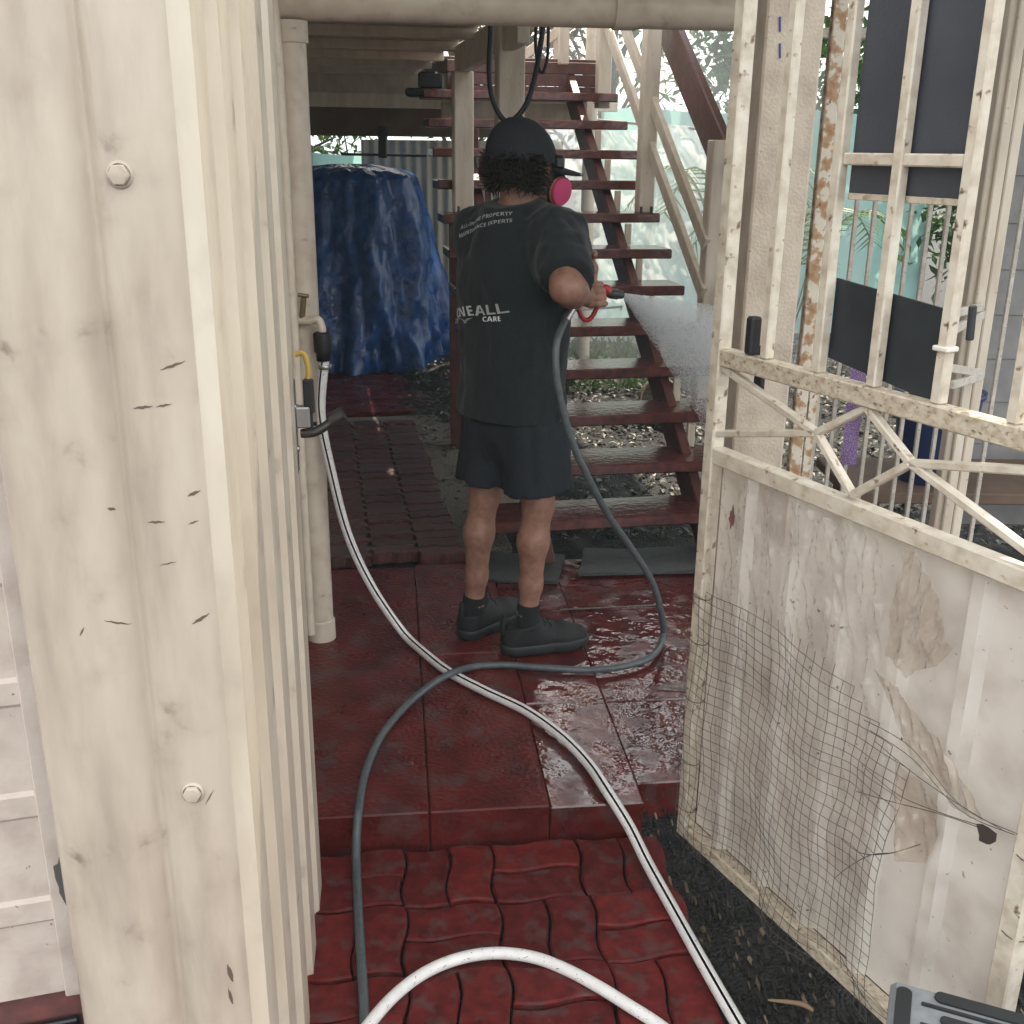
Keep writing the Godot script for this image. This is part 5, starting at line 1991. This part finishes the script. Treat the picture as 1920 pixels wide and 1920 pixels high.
func build_gun(facing: Vector3) -> void:
	var red := plain(lin(0.42, 0.018, 0.022), 0.35)
	var o := at_depth(1112, 540, 3.36)
	var t := thing("spray_gun", "red trigger spray gun with a dark nozzle in the man's hands", "spray gun", o)
	var p := func(u: float, v: float, d := 3.36) -> Vector3:
		return at_depth(u, v, d)
	var body := MB.new()
	body.tube(smooth_path([p.call(1099, 492), p.call(1103, 510), p.call(1113, 532), p.call(1124, 548), p.call(1136, 553)], 4), [0.014, 0.014, 0.014, 0.015, 0.015, 0.016, 0.016, 0.016, 0.017, 0.017, 0.017, 0.018, 0.018, 0.018, 0.017, 0.016, 0.015], 12)
	body.tube(smooth_path([p.call(1124, 544), p.call(1136, 541), p.call(1143, 548)], 4), 0.014, 10)
	part(t, "handle", body, red)
	var loop := MB.new()
	loop.tube(smooth_path([p.call(1127, 556), p.call(1120, 575), p.call(1110, 594), p.call(1101, 600), p.call(1093, 597), p.call(1086, 584), p.call(1080, 574)], 4), 0.0075, 10)
	part(t, "trigger_guard", loop, red)
	var trig := MB.new()
	trig.tube(smooth_path([p.call(1092, 488, 3.35), p.call(1094, 505, 3.34), p.call(1104, 528, 3.34)], 4), 0.007, 8)
	part(t, "trigger", trig, plain(lin(0.5, 0.5, 0.5), 0.35, 0.6))
	var noz := MB.new()
	var n0: Vector3 = p.call(1134, 549, 3.365)
	var n1: Vector3 = p.call(1166, 553, 3.41)
	noz.tube(PackedVector3Array([n0, n0.lerp(n1, 0.25), n0.lerp(n1, 0.3), n0.lerp(n1, 0.7), n0.lerp(n1, 0.75), n1]), [0.011, 0.012, 0.016, 0.017, 0.014, 0.0125], 14)
	part(t, "nozzle", noz, plain(lin(0.03, 0.04, 0.04), 0.45))
	var inl := MB.new()
	inl.rod(p.call(1084, 572, 3.30), p.call(1074, 576, 3.255), 0.012, 12)
	part(t, "inlet", inl, M.zinc)
	if facing == Vector3.ZERO:
		return

func build_spray() -> void:
	var a := at_depth(1168, 553, 3.41)
	var b := at_depth(1338, 655, 3.72)
	var axis := (b - a).normalized()
	var t := thing("water_spray", "white fan of water spray leaving the gun nozzle", "water spray", a)
	var x := axis.cross(UP).normalized()
	var drop := SphereMesh.new()
	drop.radius = 0.5
	drop.height = 1.0
	drop.radial_segments = 5
	drop.rings = 2
	var places := []
	var cols := []
	var r := RandomNumberGenerator.new()
	r.seed = 33
	for i in 150000:
		var s := pow(r.randf(), 0.62) * 0.80
		var ang := r.randf() * TAU
		var rad := pow(r.randf(), 0.62) * (s * 0.31 + 0.006)
		var p := axis * s + (x * cos(ang) + x.cross(axis) * sin(ang)) * rad - Vector3(0, 0.05 * s * s, 0)
		var sz := r.randf_range(0.0005, 0.0012)
		var bs := Basis(x, axis, x.cross(axis)).scaled_local(Vector3(sz, sz * r.randf_range(2.0, 8.0), sz))
		places.append(Transform3D(bs, p))
		cols.append(Color(1, 1, 1))
	var wm := plain(lin(0.92, 0.94, 0.95), 0.3)
	wm.backlight_enabled = true
	wm.backlight = Color(1, 1, 1)
	wm.vertex_color_use_as_albedo = true
	scatter(t, "droplets", drop, wm, places, cols)
	# mist volume added to give the back a bright glow behind the stairs
	var d := thing("added_glow_mist", "added thin mist that gives a bright glow behind the stairs", "mist", Vector3(1.0, 1.0, -8.0))
	var fog := FogVolume.new()
	fog.name = "mist"
	fog.shape = RenderingServer.FOG_VOLUME_SHAPE_ELLIPSOID
	fog.size = Vector3(3.2, 3.4, 2.0)
	var fm := FogMaterial.new()
	fm.density = 0.16
	fm.albedo = Color(0.96, 0.99, 1.0)
	fog.material = fm
	d.add_child(fog, true)

# ---------------------------------------------------------------- mats
func build_mats() -> void:
	for q in [[[878, 1088, 1046, 1093, 1060, 1040, 900, 1036], "dark grey rubber mat lying behind the man's feet"], [[1085, 1078, 1330, 1072, 1340, 1026, 1095, 1030], "wet dark rubber mat at the foot of the red stairs"]]:
		var c: Array = q[0]
		var pts := []
		for k in 4:
			var w := on_level(c[k * 2], c[k * 2 + 1], 0.006)
			w.y = 0.0
			pts.append(w)
		var mid: Vector3 = (pts[0] + pts[1] + pts[2] + pts[3]) / 4.0
		var mb := MB.new()
		var lo := []
		var hi := []
		for k in 32:
			var e: float = k / 32.0 * 4.0
			var i := int(e)
			var p: Vector3 = (pts[i] as Vector3).lerp(pts[(i + 1) % 4], e - i)
			p = mid + (p - mid) * (1.0 + 0.01 * sin(k * 2.3))
			lo.append(p)
			hi.append(p + Vector3(0, 0.010 + 0.004 * sin(k * 1.1), 0))
		for k in 32:
			mb.face([lo[k], lo[(k + 1) % 32], hi[(k + 1) % 32], hi[k]])
		var centre := mb.vert(mid + Vector3(0, 0.009, 0), UP)
		var first := mb.v.size()
		for k in 32:
			mb.vert(hi[k], UP)
		for k in 32:
			mb.tri(centre, first + k, first + (k + 1) % 32)
		single("rubber_mat", q[1], "mat", mb, M.rubber, mid)

# ---------------------------------------------------------------- garden
func leaf_mesh(long: float, wide: float) -> ArrayMesh:
	var mb := MB.new()
	var tip := Vector3(0, -0.10 * long, long)
	var l := Vector3(-wide / 2, 0.06 * long, long * 0.45)
	var r := Vector3(wide / 2, 0.06 * long, long * 0.45)
	var m := Vector3(0, 0.0, long * 0.45)
	mb.face([Vector3.ZERO, m, l])
	mb.face([l, m, tip])
	mb.face([Vector3.ZERO, r, m])
	mb.face([m, r, tip])
	return mb.mesh()

func leaf_mat(glow: Color) -> StandardMaterial3D:
	var m := plain(lin(1, 1, 1), 0.45)
	m.vertex_color_use_as_albedo = true
	m.backlight_enabled = true
	m.backlight = glow
	return m

func tree(called: String, label: String, base: Vector3, high: float, spread: Vector3, crown_at: float, leaves: int, size: float, tone: Color, seed_at: int, group: String) -> void:
	var r := RandomNumberGenerator.new()
	r.seed = seed_at
	var t := thing(called, label, "tree", base, group)
	var trunk := MB.new()
	var top := Vector3(r.randf_range(-0.3, 0.3), high * 0.75, r.randf_range(-0.2, 0.2))
	trunk.tube(smooth_path([base, base + top * 0.4 + Vector3(0.1, 0, 0), base + top], 6), PackedFloat32Array(range(13).map(func(i): return lerpf(high * 0.018 + 0.03, 0.02, i / 12.0))), 8)
	var ends := []
	for i in 26:
		var a := r.randf() * TAU
		var y := r.randf_range(crown_at, high)
		var rel := clampf((y - crown_at) / (high - crown_at), 0, 1)
		var rad := sqrt(maxf(0.05, 1.0 - pow(rel * 2.0 - 1.0, 2))) * r.randf_range(0.45, 1.0)
		var e := base + Vector3(cos(a) * spread.x * rad, y, sin(a) * spread.z * rad)
		var s := base + top * clampf(y / high - 0.15, 0.15, 0.95)
		trunk.tube(smooth_path([s, s.lerp(e, 0.5) + Vector3(0, 0.12, 0), e], 3), [0.035, 0.03, 0.025, 0.02, 0.015, 0.01, 0.006], 5, false)
		ends.append(e)
	part(t, "trunk", trunk, mottled([noise_tex(60, 0.02, [[0.0, lin(0.05, 0.04, 0.03)], [1.0, lin(0.14, 0.11, 0.085)]], 4)], 0.5, 0.9))
	var places := []
	var cols := []
	for i in leaves:
		var e: Vector3 = ends[r.randi() % ends.size()]
		var o := Vector3(r.randfn(0, 0.28), r.randfn(0, 0.22), r.randfn(0, 0.28)) * (spread.x * 0.55 + 0.15)
		var b := Basis.from_euler(Vector3(r.randf_range(-1.2, 0.6), r.randf() * TAU, r.randf_range(-0.7, 0.7))).scaled(Vector3.ONE * r.randf_range(0.6, 1.3) * size)
		places.append(Transform3D(b, e + o - base))
		var k := r.randf_range(0.55, 1.5)
		cols.append(Color(tone.r * k * r.randf_range(0.8, 1.4), tone.g * k, tone.b * k))
	scatter(t, "crown", leaf_mesh(1.0, 0.42), leaf_mat(Color(0.72, 0.80, 0.45)), places, cols)

func build_garden() -> void:
	var grp := "trees behind the back fence"
	tree("garden_tree", "dense green tree right of the stairs behind the dark handrail", Vector3(2.75, 0, -11.2), 4.2, Vector3(1.25, 1, 0.9), 1.2, 5200, 0.16, lin(0.045, 0.12, 0.02), 101, grp)
	tree("garden_tree", "pale loose tree with bright sky showing through above the landing", Vector3(0.9, 0, -13.5), 4.6, Vector3(2.0, 1, 1.4), 1.6, 1500, 0.17, lin(0.10, 0.14, 0.05), 102, grp)
	tree("garden_tree", "bronze leaved tree seen between the landing balusters", Vector3(-0.5, 0, -12.6), 4.6, Vector3(1.4, 1, 1.2), 1.7, 1500, 0.16, lin(0.12, 0.07, 0.035), 103, grp)
	tree("garden_tree", "green bushy tree seen between the gate post and the screen", Vector3(4.6, 0, -9.6), 4.0, Vector3(1.4, 1, 1.2), 0.4, 3600, 0.17, lin(0.06, 0.13, 0.025), 104, grp)
	tree("garden_tree", "dark tree seen through the slot under the deck end", Vector3(-3.4, 0, -13.0), 4.0, Vector3(2.0, 1, 1.0), 0.8, 3000, 0.18, lin(0.05, 0.10, 0.04), 106, grp)
	# palm-like fronds against the shade cloth
	var fr := RandomNumberGenerator.new()
	fr.seed = 55
	for q in [[Vector3(1.75, 0.25, -8.9), 1.35, "young palm with drooping fronds behind the cream mid rails"], [Vector3(2.15, 0.2, -8.4), 1.1, "small palm beside the right end of the plastic sheeting"]]:
		var base: Vector3 = q[0]
		var t := thing("garden_palm", q[2], "palm", base)
		for i in 9:
			var a := TAU * i / 9 + fr.randf() * 0.4
			var dir := Vector3(cos(a), 0, sin(a))
			var mb := MB.new()
			var rib := smooth_path([base, base + dir * 0.25 + Vector3(0, q[1] * 0.75, 0), base + dir * 0.55 + Vector3(0, q[1] * 0.95, 0), base + dir * 0.85 + Vector3(0, q[1] * 0.72, 0)], 8)
			mb.tint = Color(0.10, 0.16, 0.04)
			mb.tube(rib, 0.006, 5, false)
			for k in range(6, rib.size()):
				for s in [-1.0, 1.0]:
					var tg := (rib[k] - rib[k - 1]).normalized()
					var side: Vector3 = tg.cross(UP).normalized() * s
					var g := fr.randf_range(0.7, 1.3)
					mb.tint = Color(0.07 * g, 0.15 * g, 0.03 * g)
					var e: Vector3 = rib[k] + side * 0.20 + tg * 0.10 - Vector3(0, 0.07, 0)
					mb.face([rib[k], rib[k] + tg * 0.02, e])
			part(t, "frond", mb, leaf_mat(Color(0.7, 0.85, 0.35)))
	# leaf litter on the bed behind the stairs
	var r := RandomNumberGenerator.new()
	r.seed = 77
	var places := []
	var cols := []
	for i in 9000:
		var z := -r.randf_range(4.55, 9.0)
		var x := r.randf_range(-0.25 + STAIR_FWD.x * (-z - 4.2) + 0.02, 2.6)
		var b := Basis.from_euler(Vector3(r.randf_range(-0.5, 0.5), r.randf() * TAU, r.randf_range(-0.5, 0.5))).scaled(Vector3.ONE * r.randf_range(0.018, 0.06))
		places.append(Transform3D(b, Vector3(x, soil_height(x, z) + r.randf_range(0.012, 0.04), z)))
		var g := pow(r.randf(), 2.0)
		cols.append(Color(0.022, 0.019, 0.015).lerp(Color(0.15, 0.13, 0.10), g))
	var litter := structure("leaf_litter")
	litter.set_meta("kind", "stuff")
	litter.set_meta("label", "brown fallen leaves covering the bed behind the stairs")
	litter.set_meta("category", "leaf litter")
	scatter(litter, "fallen_leaves", leaf_mesh(1.0, 0.55), leaf_mat(Color(0.15, 0.12, 0.08)), places, cols)
	# low green plants at the back of the bed
	var gp := []
	var gc := []
	for i in 1500:
		var x := r.randf_range(0.0, 1.6)
		var z := -r.randf_range(7.2, 8.9)
		var b := Basis.from_euler(Vector3(r.randf_range(-1.3, -0.2), r.randf() * TAU, 0)).scaled(Vector3.ONE * r.randf_range(0.06, 0.17))
		gp.append(Transform3D(b, Vector3(x, soil_height(x, z) + 0.01, z)))
		var k := r.randf_range(0.6, 1.5)
		gc.append(Color(0.05 * k, 0.10 * k, 0.025 * k))
	var low := structure("ground_cover")
	low.set_meta("kind", "stuff")
	low.set_meta("label", "low green plants growing in front of the plastic sheeting")
	low.set_meta("category", "plants")
	scatter(low, "blades", leaf_mesh(1.0, 0.22), leaf_mat(Color(0.6, 0.75, 0.3)), gp, gc)
	# mulch and twigs on the dark soil under the gate
	var mp := []
	var mc := []
	for i in 5200:
		var x := r.randf_range(0.30, 1.7)
		var z := -r.randf_range(1.0, 2.75)
		var b := Basis.from_euler(Vector3(r.randf_range(-0.35, 0.35), r.randf() * TAU, r.randf_range(-0.5, 0.5))).scaled(Vector3(r.randf_range(0.003, 0.008), 0.004, r.randf_range(0.008, 0.035)))
		mp.append(Transform3D(b, Vector3(x, soil_height(x, z) + r.randf_range(0.004, 0.03), z)))
		var g := pow(r.randf(), 9.0)
		mc.append(Color(0.010, 0.009, 0.008).lerp(Color(0.20, 0.15, 0.09), g))
	var mulch := structure("mulch")
	mulch.set_meta("kind", "stuff")
	mulch.set_meta("label", "dark wood mulch and twigs on the soil under the gate")
	mulch.set_meta("category", "mulch")
	var chip := BoxMesh.new()
	var chip_mat := plain(lin(1, 1, 1), 0.8)
	chip_mat.vertex_color_use_as_albedo = true
	scatter(mulch, "chips", chip, chip_mat, mp, mc)
	var stick_mat := plain(lin(0.22, 0.15, 0.085), 0.8)
	for q in [[[1440, 1875, 1500, 1882, 1525, 1895], "pale broken stick lying on the dark soil under the gate"]]:
		var pts := []
		for k in 3:
			pts.append(on_level(q[0][k * 2], q[0][k * 2 + 1], -0.085))
		var mb := MB.new()
		mb.tube(smooth_path(pts, 5), [0.002, 0.003, 0.004, 0.005, 0.005, 0.006, 0.006, 0.006, 0.005, 0.005, 0.004], 6)
		single("stick", q[1], "stick", mb, stick_mat, pts[1])
	# overturned pot by the stairs
	var pot_at := at_depth(1232, 760, 6.6)
	pot_at.y = soil_height(pot_at.x, pot_at.z) + 0.13
	var pot := MB.new()
	var px := Basis(Vector3(1, 0, 0), deg_to_rad(78.0)) * Basis(UP, 0.3)
	pot.lathe([Vector2(0.0, -0.12), Vector2(0.085, -0.12), Vector2(0.12, 0.10), Vector2(0.132, 0.10), Vector2(0.132, 0.13), Vector2(0.115, 0.13), Vector2(0.08, -0.10), Vector2(0.0, -0.10)], Transform3D(px, pot_at), 24)
	single("plant_pot", "pale plant pot lying on its side in the bed behind the stairs", "pot", pot, mottled([noise_tex(61, 0.02, [[0.0, lin(0.18, 0.14, 0.10)], [1.0, lin(0.45, 0.38, 0.30)]], 4)], 0.3, 0.7), pot_at - Vector3(0, 0.13, 0))

# ---------------------------------------------------------------- step stool at the lower right
func build_step_stool() -> void:
	var a := on_level(1672, 1832, 0.30)
	var b := on_level(1920, 1900, 0.30)
	var c := on_level(1640, 1920, 0.30)
	var x := (b - a).normalized()
	var z := (c - a).normalized()
	z = (z - x * z.dot(x)).normalized()
	var t := thing("step_stool", "grey plastic step stool with black grip pads beside the gate", "step stool", (a + x * 0.2 + z * 0.14) * Vector3(1, 0, 1))
	var grey := mottled([noise_tex(62, 0.02, [[0.0, lin(0.17, 0.18, 0.19)], [1.0, lin(0.23, 0.24, 0.25)]], 3)], 0.3, 0.45)
	var xf := Transform3D(Basis(x, UP, z), a + x * 0.21 + z * 0.14 - Vector3(0, 0.02, 0))
	if xf.basis.determinant() < 0:
		xf.basis = Basis(x, UP, -z)
	var top := MB.new()
	top.box(xf, Vector3(0.42, 0.04, 0.28), 0.010)
	part(t, "top", top, grey)
	var pad := func(px: float, pz: float, sx: float, sz: float) -> void:
		var mb := MB.new()
		var lo := []
		var hi := []
		var rr := minf(sx, sz) / 2
		for k in 24:
			var ang := TAU * k / 24
			var cx := (sx / 2 - rr) * signf(cos(ang) + 1e-6) + rr * cos(ang)
			var cz := (sz / 2 - rr) * signf(sin(ang) + 1e-6) + rr * sin(ang)
			var p: Vector3 = a + x * (px + cx) + z * (pz + cz)
			lo.append(p + Vector3(0, -0.004, 0))
			hi.append(p + Vector3(0, 0.004, 0))
		lo.reverse()
		hi.reverse()
		for k in 24:
			mb.face([lo[k], lo[(k + 1) % 24], hi[(k + 1) % 24], hi[k]])
		mb.face(hi)
		part(t, "grip_pad", mb, M.black)
	pad.call(0.022, 0.14, 0.026, 0.24)
	pad.call(0.24, 0.020, 0.34, 0.026)
	pad.call(0.24, 0.072, 0.32, 0.020)
	pad.call(0.24, 0.118, 0.32, 0.022)
	pad.call(0.24, 0.165, 0.32, 0.020)
	for q in [0.046, 0.094, 0.142]:
		pad.call(0.23, q, 0.36, 0.006)
	for sx in [0.03, 0.39]:
		for sz in [0.03, 0.25]:
			var lg := MB.new()
			var p: Vector3 = a + x * sx + z * sz
			lg.bar(p - Vector3(0, 0.04, 0), Vector3(p.x, -0.10, p.z) + x * (0.03 if sx > 0.2 else -0.03), 0.03, 0.025, 0.004)
			part(t, "leg", lg, grey)

# ---------------------------------------------------------------- odds and ends
func build_small_things() -> void:
	# black cable loop hanging from the deck in front of the post
	var d := 4.2
	var mb := MB.new()
	mb.tube(smooth_path([at_depth(921, -40, d), at_depth(920, 60, d), at_depth(917, 130, d), at_depth(922, 180, d), at_depth(936, 214, d), at_depth(952, 228, d), at_depth(972, 216, d), at_depth(990, 188, d), at_depth(1004, 140, d), at_depth(1014, 80, d), at_depth(1021, 20, d), at_depth(1026, -50, d)], 8), 0.010, 8)
	var cb := thing("hanging_cable", "black cable loop hanging from the deck above the man's cap", "cable", at_depth(952, 228, d))
	part(cb, "cable", mb, M.black)
	var m2 := MB.new()
	m2.tube(smooth_path([at_depth(1006, 40, d), at_depth(1004, 80, d), at_depth(1008, 120, d), at_depth(1017, 136, d), at_depth(1026, 110, d), at_depth(1028, 70, d), at_depth(1030, 20, d)], 6), 0.006, 8)
	part(cb, "spare_loop", m2, M.black)
	# dark lamp box under the deck beam and a hanging box with a bar
	var lp := at_depth(808, 158, 7.2)
	var lm := MB.new()
	lm.box(Transform3D(Basis.IDENTITY, lp + Vector3(0.0, 0.02, 0)), Vector3(0.15, 0.10, 0.15), 0.012)
	lm.box(Transform3D(Basis.IDENTITY, lp + Vector3(-0.04, -0.05, 0)), Vector3(0.23, 0.05, 0.18), 0.012)
	single("black_speaker", "black box fixed under the deck beside the left newel post", "speaker", lm, M.black, lp)
	var hb := thing("hanging_rack", "dark hanging rack with a thin bar in front of the shade cloth", "rack", at_depth(718, 265, 8.6))
	var h1 := MB.new()
	h1.bar(at_depth(718, 236, 8.6), at_depth(718, 296, 8.6), 0.10, 0.06, 0.005)
	part(hb, "holder", h1, M.black)
	var h2 := MB.new()
	h2.rod(at_depth(640, 289, 8.6), at_depth(800, 292, 8.6), 0.010, 8)
	part(hb, "bar", h2, M.dark_steel)
	var h3 := MB.new()
	h3.rod(at_depth(645, 250, 8.6), at_depth(652, 290, 8.6), 0.006, 6)
	part(hb, "hook", h3, M.dark_steel)
	# stick leaning against the tarpaulin
	# purple patterned cloth and blue tub behind the gate
	var pc := thing("purple_cloth", "purple patterned cloth hanging on the railing behind the gate", "cloth", at_depth(1600, 900, 3.6) * Vector3(1, 0, 1))
	var pa := at_depth(1612, 690, 3.58)
	var pm := MB.new()
	pm.sheet(8, 30, func(s, v):
		return Vector3(pa.x - 0.03 + 0.055 * s, lerpf(0.62, pa.y, v), pa.z + 0.006 * sin(v * 9.0 + s * 2.0)))
	part(pc, "cloth", pm, mottled([noise_tex(63, 0.06, [[0.0, lin(0.10, 0.04, 0.16)], [0.48, lin(0.16, 0.08, 0.24)], [0.52, lin(0.30, 0.24, 0.36)], [1.0, lin(0.36, 0.30, 0.42)]], 2, 512, FastNoiseLite.TYPE_CELLULAR)], 0.12, 0.85))
	var tb := at_depth(1752, 815, 4.1)
	var tm := MB.new()
	tm.lathe([Vector2(0.0, 0.0), Vector2(0.13, 0.0), Vector2(0.16, 0.34), Vector2(0.17, 0.34), Vector2(0.17, 0.36), Vector2(0.15, 0.36), Vector2(0.12, 0.02), Vector2(0.0, 0.02)], Transform3D(Basis.IDENTITY, Vector3(tb.x, 0.42, tb.z)), 20)
	single("blue_tub", "blue plastic tub on the timber bench behind the gate", "tub", tm, plain(lin(0.02, 0.035, 0.12), 0.5), Vector3(tb.x, 0.42, tb.z))
	var bn := thing("timber_bench", "brown low timber bench behind the gate", "bench", Vector3(2.0, 0, -4.2))
	var bm := MB.new()
	bm.box(Transform3D(Basis.IDENTITY, Vector3(1.95, 0.395, -4.15)), Vector3(1.3, 0.045, 0.5), 0.005)
	part(bn, "seat", bm, M.brown_wood)
	for sx in [-0.55, 0.55]:
		for sz in [-0.18, 0.18]:
			var lg := MB.new()
			lg.box(Transform3D(Basis.IDENTITY, Vector3(1.95 + sx, 0.14, -4.15 + sz)), Vector3(0.06, 0.46, 0.06), 0.005)
			part(bn, "leg", lg, M.brown_wood)
